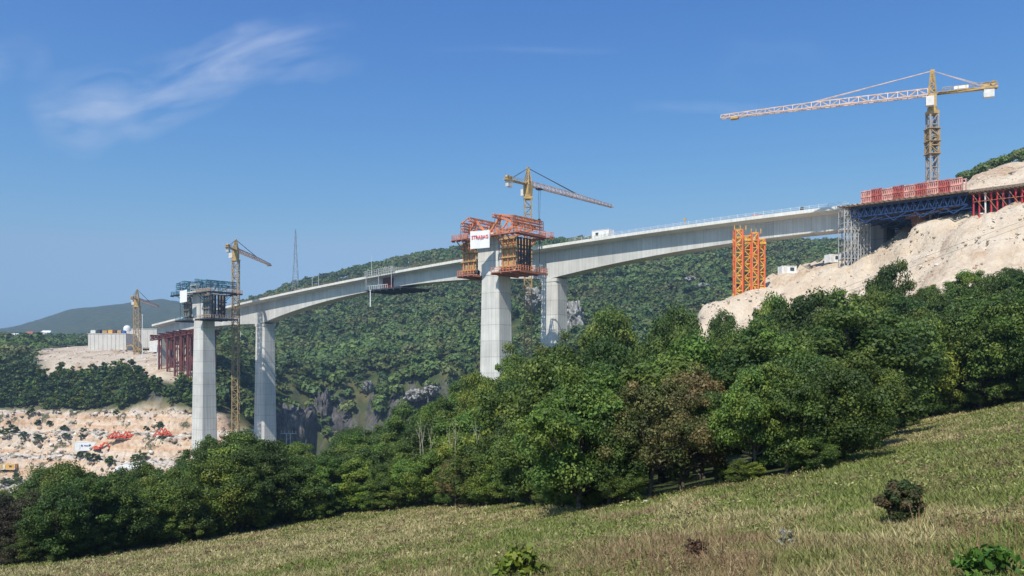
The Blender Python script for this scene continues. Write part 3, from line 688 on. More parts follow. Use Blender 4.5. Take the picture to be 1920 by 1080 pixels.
# ---------------- rocks, sheds and cables ----------------
def rock(c, rx, ry, rz_, mat, label, seed, box=.5):
    k = 26; m = 40; vs = []; fs = []
    for i in range(k+1):
        ph = math.pi*i/k
        for j in range(m):
            th = 2*math.pi*j/m; sgp = lambda v, e_: math.copysign(abs(v)**e_, v)
            x, y, z = sgp(math.cos(th), box)*sgp(math.sin(ph), box), sgp(math.sin(th), box)*sgp(math.sin(ph), box), sgp(math.cos(ph), box)
            q = np.array([x*3.1+seed+z*.9]); r_ = np.array([y*3.1+z*2.3+seed*2]); d = 1+(.5 if box < .5 else 1.1)*(float(fbm(q, r_, seed, 4)[0])-.5)+.4*(float(fbm(q*4, r_*1.5, seed+3, 3)[0])-.5)
            vs.append((c[0]+x*rx*d, c[1]+y*ry*d, c[2]+z*rz_*d))
    for i in range(k):
        for j in range(m): fs.append((i*m+j, (i+1)*m+j, (i+1)*m+(j+1) % m, i*m+(j+1) % m))
    b = MB(); b.add(vs, fs); return tag(b.build('rock_outcrop', mat), label, 'rock')
def rockmat(name, cols):
    m, t, b = base(name, .95); L = t.links.new; g = N(t, 'ShaderNodeNewGeometry'); mp = N(t, 'ShaderNodeMapping'); L(g.outputs['Position'], mp.inputs[0]); mp.inputs['Scale'].default_value = (.5, .5, .14)
    n = N(t, 'ShaderNodeTexNoise'); L(mp.outputs[0], n.inputs['Vector']); n.inputs['Scale'].default_value = 1.2; n.inputs['Detail'].default_value = 9; n.inputs['Roughness'].default_value = .68
    r = N(t, 'ShaderNodeValToRGB'); L(n.outputs[0], r.inputs[0]); e = r.color_ramp.elements
    while len(e) < len(cols): e.new(.5)
    for i, (p, c) in enumerate(cols): e[i].position = p; e[i].color = (*c, 1)
    L(r.outputs[0], b.inputs['Base Color']); bp = N(t, 'ShaderNodeBump'); bp.inputs['Strength'].default_value = 1; bp.inputs['Distance'].default_value = .9; L(n.outputs[0], bp.inputs['Height']); L(bp.outputs[0], b.inputs['Normal']); return m
RG = rockmat('grey_rock', [(.35, (.05, .05, .05)), (.5, (.12, .115, .11)), (.62, (.20, .18, .165)), (.74, (.32, .30, .28))])
RP = rockmat('pale_rock', [(.38, (.10, .10, .085)), (.5, (.3, .29, .26)), (.6, (.52, .5, .47)), (.75, (.36, .32, .27))])
def rpx(px, py, Y, w_, h_, mat, label, seed, dep=None, box=.85): c = at(px, py, Y); rock(c, w_/F*Y/2, dep or w_/F*Y/2, h_/F*Y/2, mat, label, seed, box)
rpx(552, 832, 392, 66, 128, RG, 'large grey brown rock bluff right of the second left pier', 3, 9, .42)
rpx(1078, 600, 545, 34, 62, RP, 'streaked pale cliff showing just right of the second central pier', 5, 8)
rpx(1000, 562, 560, 30, 40, RP, 'pale cliff visible between the two central piers below the deck', 7, 8)
rpx(1318, 538, 668, 24, 12, RP, 'small pale rock patch on the wooded hill left of the orange lattice towers', 9, 7)
rpx(1294, 524, 700, 18, 10, RP, 'uppermost small pale rock patch on the wooded hill', 11, 7)
rpx(690, 726, 508, 16, 22, RP, 'pale rock knob at the gorge rim left of its middle', 13, 7)
rpx(778, 742, 500, 34, 20, RP, 'pale broken rock ledge at the right of the gorge rim', 15, 7)
rpx(808, 733, 494, 26, 18, RP, 'rightmost pale rock ledge of the gorge rim', 17, 6)
rpx(605, 786, 516, 34, 90, RG, 'tall dark rock rib in the left half of the gorge', 25, 8)
rpx(566, 548, 700, 26, 12, RP, 'pale scree spot under the left span', 27, 6)
container(floor_pt(1647, 228), Vector((1, .1, 0)), 2.2, 2, 2.9, 'site_container', 'narrow white cabin seen under the blue trusses, left one')
container(floor_pt(1669, 226), Vector((1, .1, 0)), 2.2, 2, 2.5, 'site_container', 'narrow white cabin seen under the blue trusses, right one')
for k, lab in ((0, 'upper one of two thin cables crossing before the sand slope'), (10, 'lower one of two thin cables crossing before the sand slope')):
    b = MB(); pts = [at(px, 497+k-(px-1693)*.379+((px-1693)/250)**2*3, 128) for px in range(1400, 2200, 40)]
    for a_, c_ in zip(pts[:-1], pts[1:]): b.tube(a_, c_, .022, 6)
    tag(b.build('power_cable', M['cable']), lab, 'cable')

# ---------------- tower cranes ----------------
def tower_crane(base_p, jz, tip_xy, label, jl=None, clen=12, apex=8, mw=1.0, hook=None, collar=True, panel=False, low=None, gcol='jibg', group='tower cranes'):
    e = empty('tower_crane', base_p, label, 'tower crane', group)
    bx, by, bz = base_p; u = Vector((tip_xy[0]-bx, tip_xy[1]-by, 0)); L = jl or u.length; u.normalize(); v = Vector((-u.y, u.x, 0))
    T = Vector((bx, by, jz))
    b = MB(); nz = max(4, int((jz-5-bz)/2.2)); top = jz-4.4
    b.lattice((bx, by, bz), (bx, by, top), (mw, 0, 0), (0, mw, 0), nz, .17, rd=.085); b.build('mast', M[gcol], e)
    if low is not None:
        b = MB(); z0, z1 = low; b.lattice((bx, by, z0), (bx, by, z1), (mw+.18, 0, 0), (0, mw+.18, 0), max(2, int((z1-z0)/1.6)), .15, rd=.1)
        for z in np.linspace(z0, z1, 3): 
            b.box((bx, by, z), (mw+.5, 0, 0), (0, mw+.5, 0), (0, 0, .08))
        b.build('climbing_frame', M['mastb'], e)
    b = MB(); b.box((bx, by, top+.35), (mw*1.25, 0, 0), (0, mw*1.25, 0), (0, 0, .35)); b.tube((bx, by, top+.7), (bx, by, top+1.5), mw*1.15, 14)
    b.box((bx, by, top+2.9), u*mw*.95, v*mw*.95, (0, 0, 1.4)); b.build('slewing_unit', M['yellow'], e)
    b = MB(); c = Vector((bx, by, top+2.4))+v*(mw+1.0)+u*.6
    b.box(c, u*.8, v*.7, Z*1.0); cab = b.build('cab', M['offw'], e)
    b = MB(); b.box(c+u*.82+Z*.2, u*.04, v*.6, Z*.6); b.build('window', M['glass'], cab)
    b = MB(); b.lattice(T, T+Z*apex, u*mw*.8, v*mw*.8, 5, .15, u*.2, v*.2, .08); b.box(T+Z*(apex+.1), u*.45, v*.3, Z*.25); b.build('tower_head', M['yellow'], e)
    b = MB(); n = int(L/1.9)
    b.lattice(T+u*.9+Z*.65, T+u*L*.55+Z*.6, v*.7, Z*.75, int(n*.55), .12, v*.65, Z*.68, .07, tri=True)
    b.lattice(T+u*L*.55+Z*.6, T+u*L+Z*.35, v*.65, Z*.68, int(n*.45), .11, v*.5, Z*.4, .065, tri=True); jb = b.build('jib', M['jib'], e)
    b = MB(); k = L*.93 if hook is None else hook; q = T+u*k+Z*-.35; b.box(q, u*.9, v*.7, Z*.25); b.box(q+Z*.35, u*.5, v*.4, Z*.1)
    tr = b.build('trolley', M['yellow'] if hook is None else M['dark'], e)
    if hook is not None:
        b = MB(); h = 9.5
        for s in (-.5, .5): b.bar(q+u*s, q-Z*h+u*s*.4, .05)
        b.box(q-Z*(h+.3), u*.4, v*.25, Z*.45); b.tube(q-Z*(h+.75), q-Z*(h+1.5), .12, 8, .22); b.build('hook', M['dark'], e)
    b = MB(); b.bar(T-u*1, T-u*clen+v*.55, .22); b.bar(T-u*1, T-u*clen-v*.55, .22)
    for i in range(7): s = 1+i*(clen-1)/6; b.bar(T-u*s+v*.55, T-u*s-v*.55, .1)
    b.box(T-u*(clen*.5+.5)+Z*.2, u*(clen*.5-.6), v*.62, Z*.06)
    for s in np.linspace(2, clen, 8):
        for sg in (-1, 1): b.bar(T-u*s+v*sg*.6, T-u*s+v*sg*.6+Z*1.1, .04)
    for sg in (-1, 1): b.bar(T-u*2+v*sg*.6+Z*1.1, T-u*clen+v*sg*.6+Z*1.1, .04)
    b.build('counter_jib', M['yellow'], e)
    b = MB(); q = T-u*(clen-1.6); b.box(q-Z*1.0, u*1.0, v*.55, Z*1.0); b.box(q-Z*.8+u*.0, u*1.04, v*.2, Z*.9)
    b.build('counterweight', M['wallc'] if not panel else M['offw'], e)
    b = MB(); q = T-u*(clen-.8)+Z*.9; b.tube(q-v*.5, q+v*.5, .5, 12); b.box(q-Z*.3+u*1.3, u*.6, v*.5, Z*.5); b.build('winch', M['yellow'], e)
    if panel:
        b = MB(); b.box(T-u*(clen*.45)+Z*.7, u*1.4, v*.1, Z*.5); b.build('sign_board', M['white'], e)
    b = MB(); ap = T+Z*(apex+.1)
    b.bar(ap, T+u*L*.55+Z*1.3, .09); b.bar(ap, T+u*L*.52+Z*1.3, .05)
    for s in (-.5, .5): b.bar(ap, T-u*(clen-2)+v*s+Z*.3, .05)
    b.build('pendant', M['jib' if panel else 'cable'], e)
    return e
def crane_px(mx_, Y, jib_py, tip_px, L, cl, apex_py, base_z, **k):
    p = at(mx_, jib_py, Y); ut = (tip_px-HX)/F
    # tip lies on the sight line of tip_px at distance L from the mast
    best = None
    for Yt in np.linspace(Y-L, Y+L, 800):
        d = math.hypot(ut*Yt-p.x, Yt-Y)
        if best is None or abs(d-L) < best[0]-1e-4: 
            if k.get('far', False) == (Yt > Y): best = (abs(d-L), Yt)
    k.pop('far', None); Yt = best[1]
    return tower_crane(Vector((p.x, p.y, base_z)), p.z, (ut*Yt, Yt), apex=(HY-apex_py)/F*Y-p.z, clen=cl, jl=L, **k)
gz = lambda px, Y: g1((px-HX)/F*Y, Y)
crane_px(1748, 187, 177, 1352, 45.5, 12.5, 134, gz(1748, 187)-.3, far=True, label='tallest tower crane, yellow with long jib pointing left, above the right formwork deck', panel=True, low=(48, 53.5), mw=.86, gcol='mastg')
crane_px(990, 262, 347, 1148, 46, 10.5, 316, gz(990, 262)-.3, far=True, label='tower crane behind the orange travellers with its jib pointing right', hook=5.5, mw=1.1, low=None, gcol='mastb')
crane_px(442, 358, 470, 508, 50, 11, 450, gz(442, 358)-.3, far=True, label='yellow tower crane rising between the two left piers', mw=1.2, gcol='mastb')
crane_px(257, 500, 562, 298, 55, 12, 543, gz(257, 500)-1, far=True, label='farthest tower crane with short looking jib at the left abutment', mw=1.4, gcol='mastb')

# ---------------- orange support towers under the right span ----------------
for (px, w2, lab) in ((1392, 1.35, 'left one of the two orange lattice support towers under the right span'), (1421, 1.15, 'right one of the two orange lattice support towers under the right span')):
    Y = 203 if px < 1400 else 204
    g = gz(px, Y)-1.0; top = (HY-(432 if px < 1400 else 438))/F*Y; X = (px-HX)/F*Y
    e = empty('support_tower', (X, Y, g), lab, 'support tower', 'orange support towers')
    n = int((top-g)/1.7)
    for dx, dy in ((-.9*w2, -.6), (.9*w2, 1.2)):
        b = MB(); b.lattice((X+dx, Y+dy, g), (X+dx, Y+dy, top-(1.2 if dy > 0 else 0)), (w2*.62, 0, 0), (0, w2*.62, 0), n, .17, rd=.09, mi2=1); b.build('column', [M['tower_or'], M['orange2']], e)
    b = MB(); b.box((X, Y+.3, top-2.2), (w2*1.75, 0, 0), (0, .25, 0), (0, 0, .25)); b.box((X, Y+.3, g+1.0), (w2*1.75, 0, 0), (0, .25, 0), (0, 0, .25))
    for k in range(3): b.bar((X-w2*1.4+k*w2, Y, top), (X-w2*1.4+k*w2, Y, top+1.2), .08)
    b.build('head_beam', M['orange2'], e)

# ---------------- right end: scaffolded pier, formwork deck on blue trusses, red props ----------------
def rp(px, py, Y): return at(px, py, Y)
e = empty('scaffold_tower', rp(1592, 505, 200), 'grey tube scaffold tower wrapped round the right end pier', 'scaffold')
X0, X1 = (1580-HX)/F*199, (1606-HX)/F*199; g = gz(1592, 199)-1.5; top = (HY-392)/F*199
for (xa, xb, ya, yb, nm) in ((X0, X1, 198, 201.5, 'near_bay'), (X1+.4, X1+3.4, 199.5, 203, 'far_bay')):
    b = MB()
    nx = 4; nzv = int((top-g)/1.5)
    for i in range(nx+1):
        for y in (ya, yb): b.bar((xa+(xb-xa)*i/nx, y, g), (xa+(xb-xa)*i/nx, y, top), .1)
    for k in range(nzv+1):
        z = g+(top-g)*k/nzv
        for y in (ya, yb): b.bar((xa, y, z), (xb, y, z), .06)
        for i in (0, nx): b.bar((xa+(xb-xa)*i/nx, ya, z), (xa+(xb-xa)*i/nx, yb, z), .06)
        if k < nzv:
            for i in range(nx):
                x1, x2 = xa+(xb-xa)*i/nx, xa+(xb-xa)*(i+1)/nx
                if (i+k) % 2: x1, x2 = x2, x1
                b.bar((x1, ya, z), (x2, ya, z+(top-g)/nzv), .05)
        if k % 2 == 0: b.box(((xa+xb)/2, (ya+yb)/2, z), ((xb-xa)/2, 0, 0), (0, (yb-ya)/2-.1, 0), (0, 0, .05))
    b.build(nm, M['grey'], e)
# new line deck: polyline of its near top edge
P0, P1, P2 = rp(1573, 387, 199), rp(1818, 357, 177), rp(1990, 341, 163)
axr = (P2-P0); axr.z = 0; axr.normalize(); ayr = Vector((-axr.y, axr.x, 0))   # ayr points away from the viewer
if ayr.y < 0: ayr = -ayr
def fd(s, dn, dz):   # s metres along, dn away, dz over the top edge
    L01 = (P1-P0).length; tt = s/L01
    z = P0.z+(P1.z-P0.z)*tt; return Vector((P0.x, P0.y, 0))+axr*s+ayr*dn+Z*(z+dz)
S1 = (P1-P0).length; S2 = (P2-P0).length
e = empty('formwork_deck', fd(S1/2, 6, -6), 'dark formwork deck on blue steel trusses right of the scaffolded pier', 'formwork deck')
b = MB(); 
vs = []
for s in (0, S1+.5):
    for dn, dz in ((0, 0), (0, -.35), (25, -.35), (25, 0)): vs.append(fd(s, dn, dz))
b.add(vs, [(0, 1, 2, 3), (7, 6, 5, 4), (0, 4, 5, 1), (1, 5, 6, 2), (2, 6, 7, 3), (3, 7, 4, 0)]); 
for s in np.arange(.3, S1, 1.2): b.box(fd(s, -.3, -.2), axr*.09, ayr*.9, Z*.12)
b.build('deck_boards', M['timberd'], e)
for dn in (1.0, 4.5, 8.5, 13, 18, 23):
    b = MB(); n = 16
    for k in range(n):
        a, c_ = 2.5+k*(S1-3)/n, 2.5+(k+1)*(S1-3)/n
        b.bar(fd(a, dn, -.75), fd(c_, dn, -.75), .16); b.bar(fd(a, dn, -2.8), fd(c_, dn, -2.8), .16)
        m_ = (a+c_)/2; b.bar(fd(a, dn, -.75), fd(m_, dn, -2.8), .11); b.bar(fd(m_, dn, -2.8), fd(c_, dn, -.75), .11); b.bar(fd(a, dn, -.75), fd(a, dn, -2.8), .09)
        if k % 4 == 1: b.bar(fd(a, dn, -2.9), fd(a+2, dn, -4.4), .12); b.bar(fd(a+2, dn, -4.4), fd(a+5, dn, -2.9), .12); b.bar(fd(a-1, dn, -4.0), fd(a+6, dn, -3.6), .09)
    b.build('truss', M['blue'], e)
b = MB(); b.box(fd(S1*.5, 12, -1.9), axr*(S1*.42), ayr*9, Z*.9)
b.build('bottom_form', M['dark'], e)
b = MB()
for k in range(7): b.box(fd(S1*.68+k*.9, 2.5, -3.6+.16*k+.12*(k % 2)), axr*.8, ayr*1.2, Z*.08)
b.build('catch_boards', M['timberd'], e)
# red formwork cages standing on it
nC = 9; sA, sB = 5.2, S1-1.2
for i in range(nC):
    s1_, s2_ = sA+(sB-sA)*i/nC, sA+(sB-sA)*(i+1)/nC-.12; mid = (s1_+s2_)/2; h = 2.9+random.uniform(-.15, .15)
    b = MB(); pm = 'red' if i % 2 else 'pinkw'
    L_ = (s2_-s1_)/2
    for k in range(6): b.box(fd(s1_+.1+k*(2*L_-.2)/5, .6, h*.5+.01), axr*.1, ayr*.12, Z*(h*.5-.02))
    for z in (.15, h*.5, h-.12): b.box(fd(mid, .45, z), axr*L_, ayr*.09, Z*.11)
    for k in range(3): b.box(fd(s1_+L_*.35+k*L_*.65, .95, h*.48), axr*L_*.26, ayr*.05, Z*(h*.42))
    for k in range(4): b.box(fd(s1_+.2+k*(2*L_-.4)/3, 2.6, h*.5+.01), axr*.09, ayr*.1, Z*(h*.5-.02))
    b.box(fd(mid, 2.6, h-.1), axr*L_, ayr*.08, Z*.1)
    o = b.build('formwork_cage', M[pm])
    order = ['leftmost', 'second', 'third', 'fourth', 'middle', 'sixth', 'seventh', 'eighth', 'rightmost'][i]
    tag(o, ('deep red' if i % 2 else 'pale red')+' upright formwork cage on the right deck, '+order+' of the row of nine', 'formwork panel', 'red formwork cages on the right deck')
# brown pier under it
c = fd((1728-1573)/(1818-1573)*S1*.93, 5, 0); gp = g1(c.x, c.y)
b = MB(); ztp = c.z-3.0
for sx in (-1, 1): b.box((c.x+sx*1.0, c.y+sx*.6, (ztp+gp-3)/2), (.85, 0, 0), (0, 1.4, 0), (0, 0, (ztp-gp+3)/2))
for k in range(7): b.box((c.x, c.y-.6, gp+.2+k*(ztp-gp)/7), (1.95, 0, 0), (0, 1.5, 0), (0, 0, .09))
b.box((c.x, c.y, ztp-.4), (2.6, 0, 0), (0, 2.2, 0), (0, 0, .4))
tag(b.build('bridge_pier', M['rust']), 'short rust brown shuttered pier under the blue trusses', 'bridge pier')
# far right deck on red props
e = empty('propped_deck', fd((S1+S2)/2, 5, -6), 'timber deck edge carried on rows of red props at the right edge of the photo', 'formwork deck')
b = MB(); vs = []
for s in (S1+.52, S2):
    for dn, dz in ((-.2, -.1), (-.2, -.6), (25, -.6), (25, -.1)): vs.append(fd(s, dn, dz))
b.add(vs, [(0, 1, 2, 3), (7, 6, 5, 4), (0, 4, 5, 1), (1, 5, 6, 2), (2, 6, 7, 3), (3, 7, 4, 0)])
for s in np.arange(S1+.8, S2, .8): b.box(fd(s, -.4, -.75), axr*.08, ayr*.7, Z*.12)
b.build('deck_boards', M['timberd'], e)
k = 0
for dn in (.6, 3.2):
    for s in np.arange(S1+.9, S2-1, 1.15):
        p = fd(s, dn, -.9); g = g1(p.x, p.y)-.3
        if g > p.z-.5: continue
        b = MB(); b.tube((p.x, p.y, g), p, .17 if dn < 1 else .14, 8); b.box(p-Z*.12, axr*.28, ayr*.28, Z*.05)
        b.build('prop', M['redp'] if (k % 4 != 2) else (M['offw'] if k % 8 == 2 else M['blue']), e); k += 1
b = MB()
for s in np.arange(S1+.9, S2-2.5, 2.3):
    p = fd(s, .3, -1.2); q = fd(s+2.3, .3, -4.6); b.bar(p, q, .06)
    b.bar(fd(s, .3, -2.6), fd(s+2.3, .3, -2.6), .06)
b.build('brace', M['redor'], e)
b = MB(); q = fd(S1+6, 7, 0)
b.box(fd((S1+S2)/2, 9, -4), axr*((S2-S1)/2-.5), ayr*.3, Z*3.0); b.build('back_wall', M['timberd'], e)

# ---------------- left abutment and its yard ----------------
def blockpx(xa, xb, pa, pb, Y, dep, name, mat, label, cat, parent=None, ribs=0):
    a, b_ = at(xa, pa, Y), at(xb, pb, Y); b = MB(); c = (a+b_)/2+Vector((0, dep/2, 0)); hx, hz = abs(b_.x-a.x)/2, abs(a.z-b_.z)/2
    b.box(c, (hx, 0, 0), (0, dep/2, 0), (0, 0, hz))
    b.box(c+Z*(hz+.15), (hx+.25, 0, 0), (0, dep/2+.25, 0), (0, 0, .15))
    for k in range(ribs): b.box((a.x+(k+.5)*2*hx/ribs, Y-.1, c.z-.1), (.12, 0, 0), (0, .1, 0), (0, 0, hz-.2))
    o = b.build(name, mat, parent)
    if parent is None: tag(o, label, cat)
    return o
blockpx(165, 236, 626, 656, 520, 20, 'retaining_wall', M['wallc'], 'long pale concrete abutment wall on the sandy yard at the left', 'wall', ribs=9)
blockpx(236, 294, 617, 652, 534, 14, 'retaining_wall', M['wallc'], 'lower concrete wall between the abutment wall and the red falsework', 'wall', ribs=5)
blockpx(280, 300, 632, 660, 500, 8, 'concrete_block', M['offw'], 'bright concrete block beside the red falsework', 'block')
top_items = [(168, 178, 'pallet', 'offw'), (180, 187, 'machine', 'dark'), (190, 200, 'crate', 'timber'), (201, 210, 'crate', 'orange2'), (211, 216, 'crate', 'maroon'), (218, 226, 'crate', 'timber'), (227, 233, 'tank', 'dash')]
names = ['pale pallet load at the left end', 'dark compressor', 'brown timber crate', 'orange crate', 'small maroon crate', 'ochre crate', 'blue drum']
for (xa, xb, nm, m), lab in zip(top_items, names):
    zt = (HY-626)/F*520+.28
    a = (xa-HX)/F*522; c_ = (xb-HX)/F*522; b = MB(); hx = (c_-a)/2; cx = (a+c_)/2; h = random.uniform(1.3, 2.0)
    b.box((cx, 524, zt+h*.5+.3), (hx*.9, 0, 0), (0, 1.2, 0), (0, 0, h*.45)); b.box((cx, 524, zt+.35), (hx, 0, 0), (0, 1.3, 0), (0, 0, .08)); b.box((cx, 524, zt+h+.25), (hx*.7, 0, 0), (0, .9, 0), (0, 0, .15))
    tag(b.build(nm, M[m]), lab+' on top of the left abutment wall', nm)
b = MB(); c = at(238.5, 616, 526); 
import bmesh
for k in range(6):
    a0, a1 = k*math.pi/12, (k+1)*math.pi/12; b.tube(c+Z*(2.0*math.sin(a0)-.0), c+Z*2.0*math.sin(a1), 2.2*math.cos(a0), 16, max(.02, 2.2*math.cos(a1)))
b.tube(c-Z*1.6, c, 2.2, 16)
tag(b.build('water_tank', M['white']), 'white domed tank beside the foot of the farthest crane', 'tank')
# near line deck stub at the left abutment and red falsework
e = empty('falsework', dp(325, 0, deckz(325)-12), 'dark red falsework towers under the left end of the finished bridge', 'falsework')
for i, t in enumerate((303, 309, 315, 322, 330)):
    b = MB()
    for n in (-5.5, 1, 7.5):
        p = dp(t, n, deckz(t)-depth(t)-1.6); g = g1(p.x, p.y)-.6
        if g < p.z-1: b.bar((p.x, p.y, g), p, .38); b.bar((p.x+1.2, p.y, g), p+Vector((1.2, 0, 0)), .2); 
        for k in range(4):
            z0_ = g+(p.z-g)*k/4; b.bar((p.x, p.y, z0_), (p.x+1.2, p.y, z0_+(p.z-g)/4), .12)
    b.box(dp(t, 2.5, deckz(t)-depth(t)-1.3), Dv*.35, Nv*9.5, Z*.35); b.build('tower', M['maroon'], e)
for n in (-5.5, 1, 7.5):
    b = MB(); b.lattice(dp(297, n, deckz(297)-depth(297)-1.9), dp(338, n, deckz(338)-depth(338)-1.9), Nv*.4, Z*.9, 20, .18); b.build('girder', M['maroon'], e)
def excavator(c, u, s, body, label, name='excavator'):
    """tracked excavator: tracks, house, cab, boom, stick, bucket"""
    u = u.normalized(); v = Vector((-u.y, u.x, 0)); e = empty(name, c, label, 'excavator')
    for sg in (-1, 1):
        b = MB(); q = c+v*sg*1.1*s; b.box(q+Z*.42*s, u*1.7*s, v*.28*s, Z*.3*s)
        for k in (-1, 1): b.tube(q+u*k*1.7*s+Z*.42*s-v*.28*s, q+u*k*1.7*s+Z*.42*s+v*.28*s, .4*s, 10)
        b.build('track', M['black'], e)
    b = MB(); b.box(c-u*.5*s+Z*1.5*s, u*1.6*s, v*1.25*s, Z*.5*s); b.box(c-u*1.6*s+Z*1.6*s, u*.5*s, v*1.2*s, Z*.65*s); b.tube(c+Z*.75*s, c+Z*1.0*s, .7*s, 12); b.build('house', M[body], e)
    b = MB(); b.box(c+u*.6*s+v*.8*s+Z*2.1*s, u*.6*s, v*.45*s, Z*.8*s); cb_ = b.build('cab', M[body], e)
    b = MB(); b.box(c+u*1.22*s+v*.8*s+Z*2.3*s, u*.03*s, v*.4*s, Z*.5*s); b.box(c+u*.6*s+v*1.27*s+Z*2.3*s, u*.5*s, v*.03*s, Z*.45*s); b.build('window', M['glass'], cb_)
    b = MB(); p0, p1, p2 = c+u*.9*s+Z*1.5*s-v*.1*s, c+u*3.0*s+Z*3.9*s-v*.1*s, c+u*5.2*s+Z*3.2*s-v*.1*s; b.bar(p0, p1, .3*s); b.bar(p1, p2, .24*s); b.build('boom', M[body], e)
    b = MB(); p3 = c+u*5.6*s+Z*1.0*s-v*.1*s; b.bar(p2, p3, .2*s); b.build('stick', M[body], e)
    b = MB(); b.hexa([p3+u*-.3*s-v*.5*s+Z*.1*s, p3+u*.3*s-v*.5*s, p3+u*.3*s+v*.5*s, p3+u*-.3*s+v*.5*s+Z*.1*s, p3+u*-.9*s-v*.5*s-Z*.7*s, p3+u*.1*s-v*.5*s-Z*.9*s, p3+u*.1*s+v*.5*s-Z*.9*s, p3+u*-.9*s+v*.5*s-Z*.7*s]); b.build('bucket', M['dark'], e)
    return e
def on_ground(px, py, y0, y1):
    Ys = np.linspace(y0, y1, 1500); X = (px-HX)/F*Ys; z = ground(X, Ys); zr = (HY-py)/F*Ys; k = np.where(zr < z)[0]
    Y = Ys[k[0]] if len(k) else (y0+y1)/2; X = (px-HX)/F*Y; return Vector((X, Y, g1(X, Y)))
excavator(floor_pt(258, 508, -.1), Vector((-1, -.2, 0)), 1.15, 'yellow', 'yellow excavator parked before the low wall at the left abutment')
excavator(on_ground(186, 846, 330, 402), Vector((1, -.3, 0)), .95, 'ored', 'red excavator working on the quarry bench beside the white container')
cc = on_ground(163, 845, 330, 402); container(cc, Vector((1, .05, 0)), 9.5, 3, 4.0, 'site_container', 'long white container with a small blue mark on the quarry bench')
b = MB(); q = cc+Vector((-.8, -1.65, 2.3)); b.tube(q+Vector((-.6, 0, 0)), q+Vector((-.6, -.08, 0)), .4, 12); b.box(q+Vector((1.2, -.03, 0)), (.9, 0, 0), (0, .03, 0), (0, 0, .14))
o = b.build('painted_mark', M['dash'], bpy.data.objects['site_container.003'] if 'site_container.003' in bpy.data.objects else None)
def frames(px, py, w_, label, n=7):
    c = on_ground(px, py, 330, 402); e = empty('formwork_pile', c, label, 'formwork pile'); b = MB()
    for k in range(n):
        x = -w_/2+w_*k/(n-1); h = 2.2+1.6*math.sin(k*2.1)**2; q = c+Vector((x, random.uniform(-.5, .5), 0))
        b.bar(q+Vector((-1.6, 0, .1)), q+Vector((.2, 0, h)), .22); b.bar(q+Vector((.2, 0, h)), q+Vector((1.8, .2, .1)), .22); b.bar(q+Vector((-1, 0, h*.35)), q+Vector((1.2, 0, h*.35)), .16)
        b.box(q+Vector((.2, .3, h*.25)), (.8, 0, .3), (0, .1, 0), (0, 0, h*.2))
    b.build('frame', M['ored'], e)
    b = MB(); b.box(c+Z*.15, (w_/2+1, 0, 0), (0, 1.2, 0), (0, 0, .15)); b.build('skid', M['timberd'], e)
frames(228, 824, 9, 'wide heap of red orange formwork frames on the quarry bench')
frames(305, 818, 4.5, 'small heap of red orange frames close to the left pier', 4)
cc = on_ground(18, 880, 330, 402); container(cc, Vector((1, 0, 0)), 6, 3, 2.4, 'site_container', 'low orange container at the left edge of the quarry', 'orange2')
cc = on_ground(250, 892, 322, 402)
e = empty('storage_tent', cc, 'white storage tent at the foot of the quarry behind the trees', 'tent')
b = MB(); L_ = 8.5; vs = []
for y in (0, 9):
    for x, z in ((-L_, 0), (-L_*.82, 3.6), (0, 5.2), (L_*.82, 3.6), (L_, 0)): vs.append(cc+Vector((x, y, z)))
b.add(vs, [(0, 1, 6, 5), (1, 2, 7, 6), (2, 3, 8, 7), (3, 4, 9, 8), (4, 3, 2, 1, 0), (5, 6, 7, 8, 9)]); b.build('canvas', M['white'], e)
b = MB(); b.box(cc+Vector((0, -.06, 1.5)), (2, 0, 0), (0, .05, 0), (0, 0, 1.5)); b.build('door', M['offw'], e)
# quarry retaining frames near pier: electricity pole before the grey rock
cc = on_ground(541, 860, 300, 380); b = MB(); hh = cc.z
top = (HY-812)/F*cc.y
for s in (-.9, .9): b.bar((cc.x+s, cc.y, cc.z-.5), (cc.x+s, cc.y, top), .2)
b.box((cc.x, cc.y, top-.2), (3.6, 0, 0), (0, .15, 0), (0, 0, .18)); b.box((cc.x, cc.y, top-2.6), (1.0, 0, 0), (0, .12, 0), (0, 0, .12))
for s in (-3.2, -1.8, 0, 1.8, 3.2): b.tube((cc.x+s, cc.y, top), (cc.x+s, cc.y, top+1.1), .16, 8)
tag(b.build('power_pole', M['pylon']), 'twin legged grey power pole before the dark rock right of the second left pier', 'power pole')
# lattice pylon on the ridge
p = at(554, 430, 960); g = g1(p.x, p.y); b = MB(); H_ = p.z-g
b.lattice((p.x, p.y, g), (p.x, p.y, g+H_*.62), (3.6, 0, 0), (0, 3.6, 0), 7, .16, (1.3, 0, 0), (0, 1.3, 0), .09); b.lattice((p.x, p.y, g+H_*.62), (p.x, p.y, p.z), (1.3, 0, 0), (0, 1.3, 0), 7, .14, (.3, 0, 0), (0, .3, 0), .08)
for z in (.62, .75, .88): b.bar((p.x-3.6, p.y, g+H_*z), (p.x+3.6, p.y, g+H_*z), .12)
tag(b.build('power_pylon', M['pylon']), 'tall faint lattice pylon standing on the wooded ridge', 'pylon')
# slim masts on the left span
for t, h, lab in ((236, 3.6, 'slim yellow mast at the left end of the left span'), (212, 4.5, 'slim pale mast on the left span, left one of a pair'), (208, 4.8, 'slim pale mast on the left span, right one of a pair'), (176, 8.5, 'thin antenna mast by the hanging platform')):
    c = dp(t, HW-.9, deckz(t)); b = MB(); b.tube(c, c+Z*h, .09, 8, .06); b.box(c+Z*.06, Dv*.25, Nv*.25, Z*.06)
    tag(b.build('mast', M['yellow'] if t > 230 else M['offw']), lab, 'mast')
